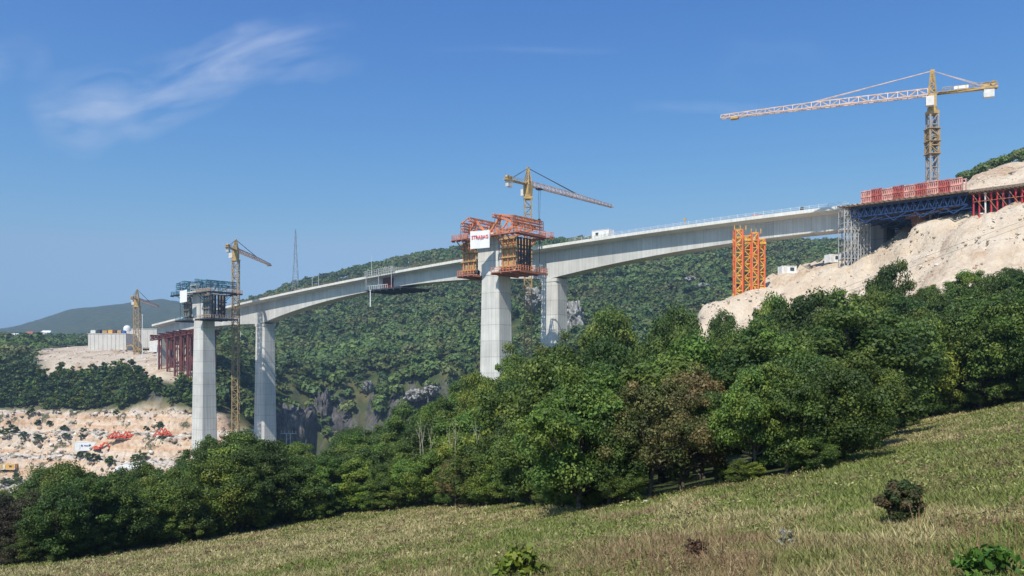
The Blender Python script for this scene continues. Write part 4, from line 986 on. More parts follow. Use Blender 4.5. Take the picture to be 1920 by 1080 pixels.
# distant houses
for px, py, Y, w_, m, lab in ((28, 634, 900, 9, 'white', 'lowest white distant house at the far left'), (57, 629, 1050, 9, 'offw', 'distant house with red roof between the far left trees'), (88, 627, 1100, 12, 'white', 'distant long white house among the far left trees')):
    c = at(px, py, Y); g = g1(c.x, c.y); z0 = min(g, c.z-5); e = empty('house', (c.x, c.y, g), lab, 'house'); b = MB()
    b.box((c.x, c.y, (z0+c.z)/2+1), (w_/2, 0, 0), (0, 4, 0), (0, 0, (c.z-z0)/2+1)); b.build('wall', M[m], e)
    b = MB(); zt = c.z+2.03; x = w_/2+.5; b.add([(c.x-x, c.y-4.5, zt), (c.x+x, c.y-4.5, zt), (c.x+x, c.y+4.5, zt), (c.x-x, c.y+4.5, zt), (c.x-x*.8, c.y, zt+3), (c.x+x*.8, c.y, zt+3)], [(0, 1, 5, 4), (2, 3, 4, 5), (1, 2, 5), (3, 0, 4), (3, 2, 1, 0)]); b.build('roof', M['roof' if m == 'offw' else 'white'], e)
    b = MB()
    for k in range(3): b.box((c.x-w_/3+k*w_/3, c.y-4.02, c.z+.8), (.6, 0, 0), (0, .04, 0), (0, 0, .7))
    b.build('window', M['glass'], e)

# ---------------- trees ----------------
def quad_cards(cent, nrm, size, asp=1.4):
    n = len(cent); r = RNG.normal(size=(n, 3)); t = np.cross(nrm, r); t /= np.linalg.norm(t, axis=1)[:, None]+1e-9; b_ = np.cross(nrm, t)
    s = size[:, None]; a = t*s*asp*.5; c_ = b_*s*.5
    v = np.stack([cent-a, cent-c_*.9, cent+a, cent+c_*.9], 1).reshape(-1, 3)
    return v
def crown_arrays(R, H, z0, nclump, per, leaf, palette, spread=1.0, jitter=.6, flat=1.0, hole=0):
    """leaf clumps set through an uneven envelope; returns verts, cols, clump centres"""
    V = []; Cc = []; cents = []
    lob = RNG.uniform(0, 6.28, 4)
    for k in range(nclump):
        th = RNG.uniform(0, 6.283); ph = math.acos(RNG.uniform(-.85, 1)); rr = RNG.uniform(.45, 1)**.5
        env = 1+.26*math.sin(2*th+lob[0])+.2*math.sin(3*th+lob[1])+.24*math.sin(4*ph+lob[2]+th)+RNG.uniform(-.12, .22)
        sx = (math.sin(ph)**.8 if math.sin(ph) > 0 else 0)*(1-.32*max(0, math.cos(ph)))*.92
        c = np.array([R*rr*env*sx*math.cos(th), R*rr*env*sx*math.sin(th), z0+(H-z0)*.5*(1+rr*math.cos(ph)*(.92+.12*math.sin(th+lob[3])))])
        cr = RNG.uniform(.13, .36)*R*spread; n = int(per*RNG.uniform(.6, 1.4))
        d = RNG.normal(size=(n, 3)); d /= np.linalg.norm(d, axis=1)[:, None]
        rad = cr*RNG.uniform(.35, 1.08, n)[:, None]; P = c+d*rad*np.array([1.15, 1.15, .8*flat])
        nr_ = d+RNG.normal(size=(n, 3))*jitter+np.array([0, 0, .35]); nr_ /= np.linalg.norm(nr_, axis=1)[:, None]
        V.append(quad_cards(P, nr_, leaf*RNG.uniform(.5, 1.45, n)))
        base_c = np.array(palette[RNG.integers(len(palette))])*RNG.uniform(.8, 1.22)
        cc = base_c[None]*RNG.uniform(.7, 1.35, (n, 1)); Cc.append(np.repeat(cc, 4, 0)); cents.append(c)
    return np.concatenate(V), np.concatenate(Cc), cents
PAL = dict(
    dark=[(.056, .108, .022), (.07, .125, .024), (.050, .098, .024), (.09, .145, .028)],
    mid=[(.085, .152, .03), (.10, .17, .03), (.07, .13, .027), (.125, .18, .034)],
    yel=[(.125, .19, .03), (.15, .21, .034), (.10, .17, .028), (.08, .145, .027)],
    brown=[(.16, .16, .05), (.13, .15, .042), (.21, .175, .065), (.09, .115, .033)],
    dry=[(.075, .06, .04), (.06, .055, .03), (.05, .055, .025)],
    blue=[(.06, .11, .036), (.075, .125, .038), (.06, .105, .038)])
def make_tree_data(kind, R, H, z0, ncl, per, leaf, multi=1, bare=False, spread=1.0):
    V, Cc, cents = crown_arrays(R, H, z0, ncl, per, leaf, PAL[kind], spread)
    Q = np.arange(len(V)).reshape(-1, 4)
    me = np_mesh('crown', V, Q, M['leaf'], np.clip(Cc, 0, 1))
    mb = MB(); top = Vector((0, 0, z0+(H-z0)*.55))
    for m in range(multi):
        off = Vector((random.uniform(-.5, .5), random.uniform(-.5, .5), 0))*(multi > 1); p = off.copy(); p.z = -.6
        r = .026*H/ (1.0 if multi == 1 else 1.6); segs = 5; q0 = p
        tgt = top+Vector((random.uniform(-.2, .2)*R, random.uniform(-.2, .2)*R, random.uniform(-.1, .2)*H))
        for k in range(segs):
            q1_ = p.lerp(tgt, (k+1)/segs)+Vector((random.uniform(-.1, .1), random.uniform(-.1, .1), 0))*R*.4
            mb.tube(q0, q1_, r*(1-k/segs*.65), 7, r*(1-(k+1)/segs*.65)); q0 = q1_
    for i, c in enumerate(cents):
        if i % 2: continue
        c = Vector(c); f = min(.9, max(.15, (c.z*.62)/top.z)); st = Vector((0, 0, -.6)).lerp(top, f); md = st.lerp(c, .5)+Vector((0, 0, -.06*H*random.random())); rr = .009*H
        mb.tube(st, md, rr, 5, rr*.7); mb.tube(md, c, rr*.7, 5, rr*.3)
    H = float(np.percentile(V[:, 2], 99.3))
    tm = bpy.data.meshes.new('trunk'); tm.from_pydata(mb.v, [], mb.f); tm.materials.append(M['bark']); tm.update(); tm.shade_smooth()
    return me, tm, H
# prototypes: full size about 9 m
VAR = dict(
    dark=[make_tree_data('dark', 3.4, 9, .1, 96, 350, .155), make_tree_data('dark', 3.0, 9, .1, 88, 350, .155), make_tree_data('dark', 3.7, 9, .5, 100, 350, .155)],
    mid=[make_tree_data('mid', 3.3, 9, .1, 90, 350, .155), make_tree_data('mid', 2.9, 9, .1, 84, 350, .155), make_tree_data('mid', 3.5, 9, .4, 98, 350, .155)],
    yel=[make_tree_data('yel', 2.9, 9, .0, 84, 320, .15, 3), make_tree_data('yel', 3.2, 9, .0, 84, 320, .155, 2)],
    brown=[make_tree_data('brown', 3.9, 9, 1.6, 96, 220, .145, 1, spread=.9), make_tree_data('brown', 3.4, 9, 1.4, 84, 220, .145, 2)],
    dry=[make_tree_data('dry', 3.4, 9, .0, 74, 230, .15, 4)],
    darkhi=[make_tree_data('dark', 3.5, 9, 1.9, 94, 350, .155), make_tree_data('dark', 3.2, 9, 2.3, 88, 350, .155)],
    midhi=[make_tree_data('mid', 3.3, 9, 1.8, 90, 350, .155)],
    trunked=[make_tree_data('mid', 3.0, 9, 3.0, 70, 350, .155)])
COARSE = [make_tree_data('blue', 3.6, 9, .4, 30, 26, .95), make_tree_data('dark', 3.4, 9, .4, 28, 26, .95), make_tree_data('mid', 3.5, 9, .4, 28, 26, .95)]
TREES = []
def plant_tree(kind, X, Y, h, label, group, wid=1.0, coarse=None, name='broadleaf_tree', cat='tree', vi=None, zoff=0):
    data = COARSE[coarse] if coarse is not None else VAR[kind][random.randrange(len(VAR[kind])) if vi is None else vi]
    e = empty(name, (X, Y, g1(X, Y)+zoff), label, cat, group)
    s = h/data[2]; e.scale = (s*wid, s*wid, s); e.rotation_euler = (0, 0, random.uniform(0, 6.28))
    for nm, me_ in (('crown', data[0]), ('trunk', data[1])):
        o = bpy.data.objects.new(nm, me_); C.objects.link(o); o.parent = e
    TREES.append((X, Y)); return e
# front row along the meadow edge: column, row of its top, kind, relative width
FRONT = [(-60, 930, 'dry', 1.2), (8, 935, 'dry', 1.25), (60, 925, 'dry', 1.1), (112, 915, 'dark', 1.0), (170, 900, 'mid', 1.1), (232, 915, 'dark', 1.0), (290, 900, 'mid', 1.05), (345, 905, 'dark', 1.0), (405, 862, 'yel', .95), (452, 850, 'mid', 1.0),
         (505, 835, 'dark', 1.0), (560, 862, 'dark', 1.1), (615, 858, 'mid', 1.1), (668, 862, 'yel', 1.0), (715, 872, 'mid', 1.15), (760, 866, 'yel', 1.1), (806, 850, 'yel', 1.1), (852, 858, 'brown', .95), (900, 838, 'mid', 1.1), (948, 828, 'yel', 1.0), (1000, 780, 'mid', 1.0),
         (1082, 700, 'mid', .95), (1140, 760, 'dark', .9), (1212, 722, 'brown', 1.0), (1285, 730, 'brown', .9), (1345, 740, 'dark', .95), (1416, 700, 'mid', .8), (1476, 690, 'dark', .9), (1560, 690, 'dark', 1.1), (1625, 660, 'mid', 1.0),
         (1682, 610, 'dark', .95), (1736, 600, 'yel', .8), (1786, 590, 'dark', .9), (1838, 580, 'mid', .9), (1890, 565, 'dark', .95), (1945, 550, 'mid', .95), (2010, 520, 'dark', 1.0)]
KW = dict(dry='brownish dry bushy tree', dark='dark green broadleaf tree', mid='mid green broadleaf tree', yel='yellow green leafy tree', brown='olive brown tree')
MARK = [(0, 'at the far left corner of the meadow'), (150, 'below the sandy quarry'), (330, 'below the first left pier'), (470, 'below the two left piers'), (560, 'below the dark rock'), (680, 'below the gorge'), (840, 'left of the central pier'), (930, 'below the central pier'), (1040, 'below the second central pier'), (1200, 'in the middle of the meadow edge'), (1400, 'below the orange lattice towers'), (1560, 'below the scaffolded pier'), (1720, 'below the tall right crane'), (1860, 'at the right end of the meadow edge')]
ORD = ['first', 'second', 'third', 'fourth', 'fifth', 'sixth', 'seventh', 'eighth', 'ninth', 'tenth', 'eleventh', 'twelfth', 'thirteenth', 'fourteenth', 'fifteenth', 'sixteenth', 'seventeenth', 'eighteenth', 'nineteenth']
def near_mark(px): return min(MARK, key=lambda m: abs(m[0]-px))[1]
cnt = 0; nF = len(FRONT)
for i, (px, pt, kd, wd) in enumerate(FRONT):
    Y = Ytree(px)+random.uniform(.2, 1.6); X = (px-HX)/F*Y; g = g1(X, Y); h = (HY-pt)/F*Y-g
    if i < nF/2: where = ORD[i]+' from the left'
    else: where = ORD[nF-1-i]+' from the right'
    plant_tree(kd+'hi' if px in (1345, 1416, 1736, 1786, 1838, 1945) and kd in ('dark', 'mid') else kd, X, Y, max(2.2, h), KW[kd]+' in the front row on the meadow edge, '+where, 'front trees along the meadow edge', wd)
# rows behind, up to the outline of the wood
SIL = [(-200, 900), (0, 925), (60, 888), (180, 878), (290, 876), (340, 858), (385, 840), (440, 832), (480, 800), (520, 822), (575, 850), (620, 830), (700, 795), (760, 768), (830, 735), (868, 702), (900, 700), (940, 678), (980, 655), (1030, 640), (1075, 622), (1150, 598), (1230, 588), (1300, 588), (1380, 578), (1440, 570), (1490, 545), (1530, 562), (1575, 545), (1620, 545), (1665, 512), (1700, 540), (1760, 530), (1830, 520), (1900, 498), (1980, 485), (2300, 430)]
sx_ = np.array([p[0] for p in SIL], float); sy_ = np.array([p[1] for p in SIL], float)
fx_ = np.array([p[0] for p in FRONT], float); fy_ = np.array([p[1] for p in FRONT], float)
rows = [(6.5, .25), (13, .45), (22, .62), (34, .78), (52, .9), (78, 1.0)]
ZN = [(500, 'below the left piers'), (900, 'below the gorge'), (1300, 'right of the central pier'), (9999, 'below the sand slope')]
for r_, (dY, f) in enumerate(rows):
    px = -120.0
    while px < 2120:
        Y = Ytree(px)+dY*(.75 if px < 500 else 1)+random.uniform(-1.5, 1.5)*(1+r_*.5); X = (px-HX)/F*Y; g = g1(X, Y)
        ft = np.interp(px, fx_, fy_); st = np.interp(px, sx_, sy_); pt = ft*(1-f)+st*f+random.uniform(-20, 26)*(.5+f*.5)
        h = (HY-pt)/F*Y-g; sp = 4.0+.028*dY*1.7
        if h < 2.0: h = 2.0 if r_ < 3 else 0
        if h > 0:
            h = min(h, 15 if r_ < 4 else 17)
            q = random.random(); kd = 'dark' if q < .42 else ('mid' if q < .82 else 'yel')
            if 620 < px < 980 and q > .55: kd = 'yel' if q < .9 else 'mid'
            if 1150 < px < 1330 and r_ < 1: kd = 'brown'
            if px < 90 and r_ < 2: kd = 'dry'
            zl = next(z[1] for z in ZN if px < z[0]); rn = ('just behind the front row', 'in the third row', 'in the fourth row', 'deep in the wood', 'high in the wood', 'on the near wood skyline')[r_]
            plant_tree(kd, X, Y, h, KW[kd]+' '+rn+', '+zl, 'trees of the wood '+zl, random.uniform(.72, 1.12)*min(1.25, max(.75, 8.5/h)))
        px += sp/Y*F*random.uniform(.8, 1.2)
px = -60.0
while px < 1980:
    if not (1185 < px < 1320 or 1440 < px < 1470):
        Y = Ytree(px)+random.uniform(-.3, 2.2); X = (px-HX)/F*Y; hb = random.uniform(.022, .05)*min(Y, 55)
        zl = next(z[1] for z in ZN if px < z[0])
        plant_tree('dry' if px < 60 else random.choice(['dark', 'mid', 'mid', 'yel']), X, Y, hb, 'low bush at the foot of the front trees, '+zl, 'bushes at the wood edge', random.uniform(1.1, 1.7), name='bush', cat='bush')
    px += random.uniform(18, 44)*(1 if px < 1600 else .6)
for px_, dy_ in ((1640, 3), (1665, 5), (1700, 4), (1722, 7), (1760, 5), (1770, 9), (1812, 6), (1865, 5), (1905, 8), (1935, 5)):
    Y = Ytree(px_)+dy_; X = (px_-HX)/F*Y
    plant_tree(random.choice(['dark', 'mid']), X, Y, random.uniform(3.2, 4.6), 'half height green tree filling the shade behind the right front row', 'young trees behind the right front row', 1.15)
print('near trees', len(TREES))
# single tree sticking up at the sand edge and saplings
plant_tree('dark', (1668-HX)/F*112, 112, (HY-496)/F*112-g1((1668-HX)/F*112, 112), 'tall dark tree standing clear of the wood against the sand slope', None, .6)
# slope trees beside the quarry at the left (far off, coarse crowns)
nL = 0; tries = 0; fl = []
while nL < 135 and tries < 4000:
    tries += 1
    px = random.uniform(-40, 405); Y = random.uniform(374, 446); X = (px-HX)/F*Y
    q = float(quarry_w(np.array([X]), np.array([Y]))[0]); p_ = float(plateau_w(np.array([X]), np.array([Y]))[0])
    if q > .15 or p_ > .15: continue
    if any((X-a)**2+(Y-b2)**2 < 13 for a, b2 in fl): continue
    fl.append((X, Y)); k = random.randrange(3)
    side = 'left part' if px < 130 else ('middle part' if px < 250 else 'right part')
    plant_tree(None, X, Y, random.uniform(4.5, 8.5), ('blue green', 'dark green', 'mid green')[k]+' tree on the slope between quarry and sandy yard, '+side, 'trees above the quarry', random.uniform(1, 1.3), coarse=k); nL += 1

# ---- far wood: one mass ----
def far_wood():
    pts = []
    def scat(n, x0, x1, y0, y1, cond=None, hh=(5, 10)):
        u = RNG.uniform(0, 1, n); Y = np.sqrt(y0*y0+(y1*y1-y0*y0)*u); px = RNG.uniform(x0, x1, n); X = (px-HX)/F*Y
        z = ground(X, Y); keep = np.ones(n, bool)
        keep &= quarry_w(X, Y) < .3; keep &= plateau_w(X, Y) < .3; keep &= sand_w(X, Y) < .3
        e_ = 3.0; sl = np.hypot(ground(X+e_, Y)-z, ground(X, Y+e_)-z)/e_
        keep &= sl < 1.75
        keep &= fbm(X/22, Y/22, 101, 3) < .67
        if cond is not None: keep &= cond(px, Y)
        for a, b_, c_ in zip(X[keep], Y[keep], z[keep]): pts.append((a, b_, c_, RNG.uniform(*hh)))
    scat(11500, 365, 1640, 500, 1080, hh=(4.5, 12)); scat(500, 385, 520, 396, 500)
    scat(2400, -150, 420, 660, 1500, hh=(7, 12)); scat(260, -150, 165, 500, 660, hh=(7, 11)); scat(260, -150, 118, 436, 520, hh=(5, 9))
    scat(500, -60, 400, 374, 450, hh=(2.5, 4.5))
    scat(1300, 880, 1330, 260, 500, hh=(6, 9))
    scat(520, 1800, 2150, 226, 330, hh=(2.0, 3.8))
    scat(130, -100, 380, 375, 500, hh=(1.5, 2.6)) if False else None
    P = np.array(pts); n = len(P); print('far trees', n)
    nq = 95
    d = RNG.normal(size=(n, nq, 3)); d /= np.linalg.norm(d, axis=2)[..., None]; d[..., 2] = np.where(d[..., 2] < -.3, -d[..., 2], d[..., 2])
    # each crown: five lobes so that outlines stay uneven
    lobe = RNG.normal(size=(n, 6, 3)); lobe[..., 2] = np.abs(lobe[..., 2]); lobe /= np.linalg.norm(lobe, axis=2)[..., None]
    li = RNG.integers(0, 6, (n, nq)); lc = np.take_along_axis(lobe, li[..., None].repeat(3, 2), 1)*.55
    h = P[:, 3][:, None, None]; off = (lc+d*RNG.uniform(.35, .62, (n, nq, 1)))
    cen = np.stack([off[..., 0]*h[..., 0]*.52, off[..., 1]*h[..., 0]*.52, (off[..., 2]*.5+.48)*h[..., 0]], -1)+P[:, None, :3]
    nr_ = d+RNG.normal(size=d.shape)*.28+np.array([0, 0, .15]); nr_ /= np.linalg.norm(nr_, axis=2)[..., None]
    size = (h[..., 0]*RNG.uniform(.13, .27, (n, nq))).ravel()
    V = quad_cards(cen.reshape(-1, 3), nr_.reshape(-1, 3), size, 1.2)
    pal = np.array([(.095, .15, .042), (.11, .17, .042), (.075, .13, .042), (.125, .175, .048), (.14, .15, .055), (.085, .14, .048)])
    tone = fbm(P[:, 0]/60, P[:, 1]/60, 111, 3)
    ci = RNG.integers(0, 6, n); t2 = fbm(P[:, 0]/25+9, P[:, 1]/25, 131, 3); col = pal[ci]*.5+pal[np.clip((t2*9-1.6).astype(int), 0, 5)]*.5; col = col*(.5+1.0*tone)[:, None]*RNG.uniform(.85, 1.2, (n, 1))
    cc = np.repeat(col[:, None], nq, 1)*RNG.uniform(.7, 1.3, (n, nq, 1)); cc = np.repeat(cc.reshape(-1, 3), 4, 0)
    me = np_mesh('hillside_wood', V, np.arange(len(V)).reshape(-1, 4), M['farleaf'], np.clip(cc, 0, 1))
    o = bpy.data.objects.new('hillside_wood', me); C.objects.link(o); tag(o, 'dense green wood covering the far hillsides behind the bridge', 'wood', None, 'stuff')
far_wood()
# scrub on the quarry benches
nb = 0
for px, py in ((8, 812), (25, 808), (45, 815), (120, 803), (70, 822), (165, 858), (178, 862), (150, 855), (205, 868), (250, 862), (265, 858), (60, 772), (100, 765), (300, 800), (340, 865), (10, 905), (45, 912), (30, 898)):
    c = on_ground(px, py+4, 326, 404)
    plant_tree(None, c.x, c.y, random.uniform(2.2, 3.8), 'low green scrub bush on the quarry benches', 'bushes on the quarry benches', 1.6, coarse=random.randrange(3), name='scrub_bush', cat='bush')

kq = 0
while kq < 34:
    px, py = random.uniform(-10, 345), random.choice([800, 812, 822, 850, 862, 868, 885, 905, 778])+random.uniform(-4, 4)
    c = on_ground(px, py, 326, 404); kq += 1
    if float(quarry_w(np.array([c.x]), np.array([c.y]))[0]) < .5: continue
    plant_tree(None, c.x, c.y, random.uniform(1.0, 2.4), 'small scrub tuft among the quarry rubble', 'scrub tufts in the quarry', random.uniform(1.2, 2.2), coarse=random.randrange(3), name='scrub_tuft', cat='bush')

# bare pale stems in the thicket
for i, (px, py0, py1, lean) in enumerate(((797, 828, 786, -9), (803, 850, 800, 6), (853, 835, 785, 1), (845, 860, 800, -2), (899, 830, 790, -8), (905, 855, 812, 4), (827, 880, 840, 9), (790, 825, 800, -4))):
    Y = Ytree(px)+3.5; a, b_ = at(px, py0+60, Y), at(px+lean, py1, Y); b = MB(); md = a.lerp(b_, .55)
    b.tube(a, md, .035, 6, .025); b.tube(md, b_, .025, 6, .01); b.tube(md, md.lerp(b_, .7)+Vector((.35, 0, .1)), .022, 5, .01); b.tube(md.lerp(b_, .4), b_+Vector((-.3, .1, -.1)), .018, 5, .008)
    tag(b.build('dead_sapling', M['birch']), 'thin bare pale stem rising from the yellow green thicket left of centre', 'dead tree', 'bare stems in the thicket')

# ---------------- meadow growth ----------------
def patch_tone(X, Y):
    """0 straw, 1 green, 2 red-brown weights"""
    px = HX+F*X/np.maximum(Y, 3); py = HY-F*meadow(X, Y)/np.maximum(Y, 3)
    g = (.6*fbm(X/6, Y/8, 203, 3)+.4*fbm(X/2.6, Y/4, 201, 4))+.35*(fbm(X*1.3, Y*.9, 205, 3)-.5); r = fbm(X/3+40, Y/4.5, 211, 4)+.3*(fbm(X*1.1, Y*.8, 215, 3)-.5)
    near = 1-sstep(14, 24, Y)
    g = g-.04*(1-sstep(700, 1150, px))+.11*sstep(1250, 1500, px)*(1-sstep(1750, 2100, px)*0)*(1-sstep(22, 34, Y)*.5)-.05*near; r = r+.15*near-.10*sstep(30, 40, Y)
    return g, r
def grass():
    n = 235000
    u = RNG.uniform(0, 1, n); y0, y1 = 5.5, 80; Y = y0*(y1/y0)**(u**.85); X = RNG.uniform(-.75, .75, n)*Y
    tl = np.interp(HX+F*X/Y, tlx, tly); k = Y < tl+2.5; X, Y = X[k], Y[k]; n = len(X)
    z = ground(X, Y); g, r = patch_tone(X, Y)
    green = np.array([.165, .215, .05]); straw = np.array([.42, .37, .175]); red = np.array([.27, .195, .10]); olive = np.array([.255, .26, .085])
    wg = sstep(.44, .60, g)[:, None]; wr = sstep(.60, .74, r)[:, None]*(1-wg*.7); mixv = RNG.uniform(0, 1, (n, 1))
    base_c = straw*(1-wg)+green*wg; base_c = base_c*(1-wr)+red*wr; base_c = np.where(mixv < .35, olive*.6+base_c*.4, base_c)
    nb = 5; hgt = (.05+.10*RNG.uniform(0, 1, n)**1.8+.06*(wr[:, 0])*RNG.uniform(.3, 1, n))*(1+Y*.006)
    th = RNG.uniform(0, 6.283, (n, nb)); ln = RNG.uniform(.2, 1.3, (n, nb)); hh = hgt[:, None]*RNG.uniform(.6, 1.2, (n, nb)); wd = (.0035+.0008*Y)[:, None]*RNG.uniform(.7, 1.6, (n, nb))
    o = np.stack([X[:, None]+RNG.normal(0, .06, (n, nb)), Y[:, None]+RNG.normal(0, .06, (n, nb)), np.repeat(z[:, None]-.02, nb, 1)], -1)
    fa = RNG.uniform(0, 6.283, (n, nb)); sx = np.stack([np.cos(fa)*wd, np.sin(fa)*wd, np.zeros_like(wd)], -1)
    tip = o+np.stack([np.cos(th)*ln*hh, np.sin(th)*ln*hh, hh], -1)
    V = np.stack([o-sx, o+sx, tip], 2).reshape(-1, 3)
    cc = base_c[:, None]*RNG.uniform(.65, 1.35, (n, nb, 1)); cc = np.repeat(cc.reshape(-1, 3), 3, 0)
    me = np_mesh('meadow_grass', V, np.arange(len(V)).reshape(-1, 3), M['grassm'], np.clip(cc, 0, 1), sides=3)
    ob = bpy.data.objects.new('meadow_grass', me); C.objects.link(ob); tag(ob, 'straw coloured and green meadow grass in the foreground', 'grass', None, 'stuff')
    # tall dry stalks close by
    n = 2600; Y = RNG.uniform(8, 20, n); X = RNG.uniform(-.66, .66, n)*Y; k = (HY-F*meadow(X, Y)/Y > 985) & (fbm(X/2.2, Y/2.2, 231, 3) > .53); X, Y = X[k], Y[k]; n = len(X); z = meadow(X, Y)
    h = RNG.uniform(.2, .5, n); th = RNG.uniform(0, 6.283, n); lean = RNG.uniform(0, .6, n); a = np.stack([X, Y, z-.02], -1); t_ = a+np.stack([np.cos(th)*lean*h, np.sin(th)*lean*h, h], -1)
    V = []; Cc = []
    sx = np.array([.005, 0, 0]); sy = np.array([0, .005, 0])
    V.append(np.stack([a-sx, a+sx, t_+sx*.5, t_-sx*.5], 1).reshape(-1, 3)); V.append(np.stack([a-sy, a+sy, t_+sy*.5, t_-sy*.5], 1).reshape(-1, 3))
    stc = np.array([.30, .205, .11])*RNG.uniform(.6, 1.4, (n, 1)); Cc += [np.repeat(stc, 4, 0)]*2
    m = 9; s_ = RNG.uniform(.55, 1.05, (n, m, 1)); P = a[:, None]+(t_-a)[:, None]*s_+RNG.normal(0, .03, (n, m, 3)); nn = RNG.normal(size=(n*m, 3)); nn /= np.linalg.norm(nn, axis=1)[:, None]
    V.append(quad_cards(P.reshape(-1, 3), nn, RNG.uniform(.008, .02, n*m), 1.8)); Cc.append(np.repeat((np.repeat(stc, m, 0)*RNG.uniform(.6, 1.3, (n*m, 1))), 4, 0))
    V = np.concatenate(V); me = np_mesh('dry_stalks', V, np.arange(len(V)).reshape(-1, 4), M['grassm'], np.clip(np.concatenate(Cc), 0, 1))
    ob = bpy.data.objects.new('dry_stalks', me); C.objects.link(ob); tag(ob, 'reddish brown dry weed stalks along the bottom of the meadow', 'weeds', None, 'stuff')
def weeds():
    n = 5200; Y = 7*(8.2**(RNG.uniform(0, 1, n)**.8)); X = RNG.uniform(-.72, .72, n)*Y; tl = np.interp(HX+F*X/Y, tlx, tly)
    k = (Y < tl+1) & (fbm(X/2.4, Y/3.2, 301, 3) > .47); X, Y = X[k], Y[k]; n = len(X); z = ground(X, Y); m = 34
    r = RNG.uniform(.08, .34, n)*(1+Y*.012); d = RNG.normal(size=(n, m, 3)); d /= np.linalg.norm(d, axis=2)[..., None]; d[..., 2] = np.abs(d[..., 2])
    P = np.stack([X, Y, z], -1)[:, None]+d*r[:, None, None]*RNG.uniform(.3, 1, (n, m, 1))*np.array([1.2, 1.2, .75]); nn = d+RNG.normal(size=d.shape)*.6; nn /= np.linalg.norm(nn, axis=2)[..., None]
    V = quad_cards(P.reshape(-1, 3), nn.reshape(-1, 3), (RNG.uniform(.012, .03, (n, m))*(1+Y*.035)[:, None]).ravel(), 2.2)
    pal = np.array([(.10, .15, .035), (.15, .19, .05), (.12, .13, .045), (.22, .19, .09), (.17, .115, .06), (.24, .25, .09)]); c = pal[RNG.integers(0, 6, n)]*RNG.uniform(.75, 1.2, (n, 1))
    cc = np.repeat((c[:, None]*RNG.uniform(.65, 1.35, (n, m, 1))).reshape(-1, 3), 4, 0)
    me = np_mesh('meadow_weeds', V, np.arange(len(V)).reshape(-1, 4), M['grassm'], np.clip(cc, 0, 1)); ob = bpy.data.objects.new('meadow_weeds', me); C.objects.link(ob); tag(ob, 'low tangled weeds mixed through the meadow grass', 'weeds', None, 'stuff')
def rubble():
    V = []; n1, n2, n3 = 9000, 4200, 1500
    def put(n, x0, x1, y0, y1, wf, r0, r1):
        px = RNG.uniform(x0, x1, n); Y = RNG.uniform(y0, y1, n); X = (px-HX)/F*Y; k = wf(X, Y) > .6
        k &= fbm(X/5, Y/5, 401, 3) > .42
        X, Y = X[k], Y[k]; z = ground(X, Y); r = r0+(r1-r0)*RNG.uniform(0, 1, len(X))**3.5
        return np.stack([X, Y, z], -1), r
    A = [put(n1, 1300, 2100, 120, 240, sand_w, .06, .34), put(n2, -120, 500, 326, 404, quarry_w, .25, 1.3), put(n3, 40, 400, 400, 560, plateau_w, .2, .8)]
    P = np.concatenate([a[0] for a in A]); r = np.concatenate([a[1] for a in A]); n = len(P)
    o8 = np.array([(x, y, z_) for x in (-1, 1) for y in (-1, 1) for z_ in (-1, 1)], float)
    vv = (o8[None]*RNG.uniform(.45, 1.1, (n, 8, 3)))*r[:, None, None]*np.array([1, 1, .7]); a = RNG.uniform(0, 6.28, n); ca, sa = np.cos(a)[:, None], np.sin(a)[:, None]
    vx = vv[..., 0]*ca-vv[..., 1]*sa; vy = vv[..., 0]*sa+vv[..., 1]*ca; vv = np.stack([vx, vy, vv[..., 2]], -1)+P[:, None]
    f = np.array([(0, 1, 3, 2), (4, 6, 7, 5), (0, 4, 5, 1), (2, 3, 7, 6), (0, 2, 6, 4), (1, 5, 7, 3)]); Fq = (f[None]+np.arange(n)[:, None, None]*8).reshape(-1, 4)
    pal = np.array([(.62, .55, .45), (.5, .4, .3), (.4, .28, .19), (.68, .63, .56), (.3, .25, .2)]); c = pal[RNG.integers(0, 5, n)]*RNG.uniform(.8, 1.1, (n, 1))
    m, t, b = base('rubble_stone', .95); a_ = N(t, 'ShaderNodeAttribute', attribute_name='Col'); t.links.new(a_.outputs['Color'], b.inputs['Base Color'])
    me = np_mesh('rubble', vv.reshape(-1, 3), Fq, m, np.repeat(c, 8, 0)); ob = bpy.data.objects.new('rubble', me); C.objects.link(ob); tag(ob, 'loose broken stones on the sandy slope and quarry', 'rubble', None, 'stuff')
rubble()
grass(); weeds()
def shrub(px, py, hpx, kind, label, name='shrub', leaf=.07, ncl=26, per=90, wid=1.0, pal=None, cat='shrub'):
    Y = ray_hit(px, py, 8, 60); X = (px-HX)/F*Y; h = hpx/F*Y
    V, Cc, cents = crown_arrays(h*.5*wid, h, h*.02, ncl, per, leaf*h, pal or PAL[kind], 1.1)
    e = empty(name, (X, Y, float(meadow(np.array([X]), np.array([Y]))[0])), label, cat)
    o = bpy.data.objects.new('foliage', np_mesh('foliage', V, np.arange(len(V)).reshape(-1, 4), M['leaf'], np.clip(Cc, 0, 1))); C.objects.link(o); o.parent = e
    b = MB()
    for c in cents[::2]:
        b.tube((0, 0, -.1), Vector(c)*.6, .02*h, 5, .012*h); b.tube(Vector(c)*.6, c, .012*h, 5, .005*h)
    me = bpy.data.meshes.new('stem'); me.from_pydata(b.v, [], b.f); me.materials.append(M['bark']); o = bpy.data.objects.new('stem', me); C.objects.link(o); o.parent = e
    return e
shrub(1690, 980, 84, 'dark', 'round dark reddish green bush standing alone on the meadow at the right', leaf=.055, ncl=90, per=170, wid=.85, pal=[(.07, .095, .03), (.12, .095, .045), (.06, .095, .03), (.09, .09, .035)])
shrub(1303, 1050, 46, 'dry', 'small dried brown plant low in the meadow right of centre', leaf=.07, ncl=26, per=60, wid=.8, pal=[(.12, .07, .04), (.09, .05, .03)])
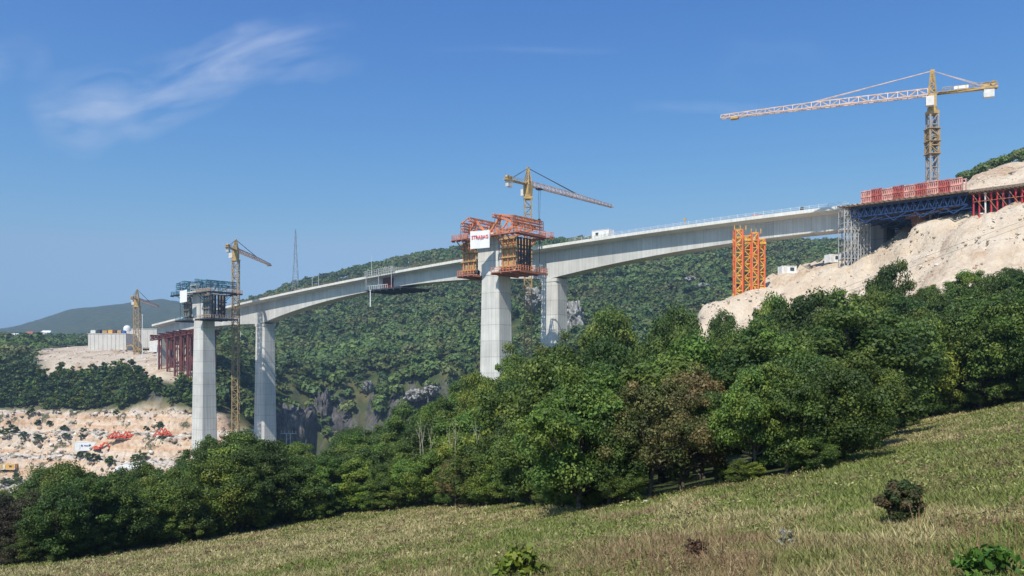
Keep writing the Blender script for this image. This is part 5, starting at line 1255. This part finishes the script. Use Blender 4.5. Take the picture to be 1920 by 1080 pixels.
shrub(1473, 1030, 42, 'dry', 'thistle with white seed heads on the right half of the meadow', name='thistle', leaf=.09, ncl=16, per=22, wid=.7, pal=[(.5, .5, .46), (.42, .42, .36), (.12, .14, .06)], cat='plant')
shrub(972, 1090, 60, 'yel', 'bright yellow green leafy plant at the bottom centre', name='leafy_plant', leaf=.16, ncl=30, per=26, wid=1.5, pal=[(.22, .27, .03), (.16, .22, .03)], cat='plant')
shrub(1862, 1105, 72, 'mid', 'bright green leafy plant at the bottom right corner', name='leafy_plant', leaf=.17, ncl=34, per=26, wid=1.6, pal=[(.10, .2, .03), (.07, .15, .025)], cat='plant')
b = MB(); c = ray_hit(1209, 942, 20, 70); X = (1209-HX)/F*c; g = g1(X, c); bm_ = MB()
for k in range(5):
    a0, a1 = k*math.pi/10, (k+1)*math.pi/10; bm_.tube((X, c-.6, g+.2*math.sin(a0)-.02), (X, c-.6, g+.2*math.sin(a1)-.02), .2*math.cos(a0)+.03*(k % 2), 9, .2*math.cos(a1)+.02)
tag(bm_.build('stone', M['offw']), 'pale stone at the foot of the olive brown tree', 'stone')
# post by the wood edge
Y = Ytree(1784)-.5; X = (1784-HX)/F*Y; g = g1(X, Y); b = MB(); b.tube((X, Y, g-.3), (X, Y, g+1.5), .07, 8, .06); b.tube((X, Y, g+1.5), (X, Y, g+1.58), .06, 8, .02)
tag(b.build('fence_post', M['birch']), 'pale wooden post at the shaded wood edge on the right', 'post')

# ---------------- haze ----------------
hz = bpy.data.meshes.new('haze'); b = MB()
x0, x1, y0, y1, z0, z1 = -5400, 5800, -60, 4600, float(GZ.min())-1, max(float(GZ.max())+25, 330)
b.hexa([Vector(p) for p in ((x0, y0, z0), (x1, y0, z0), (x1, y1, z0), (x0, y1, z0), (x0, y0, z1), (x1, y0, z1), (x1, y1, z1), (x0, y1, z1))])
hm = bpy.data.materials.new('haze_air'); hm.use_nodes = True; t = hm.node_tree; t.nodes.clear()
ou = N(t, 'ShaderNodeOutputMaterial'); pv = N(t, 'ShaderNodeVolumePrincipled'); pv.inputs['Color'].default_value = (.50, .74, 1, 1); pv.inputs['Density'].default_value = .00022; pv.inputs['Anisotropy'].default_value = .2
t.links.new(pv.outputs[0], ou.inputs['Volume'])
ho = b.build('haze', hm); tag(ho, 'thin blue summer haze over the valley', None, None, 'stuff')
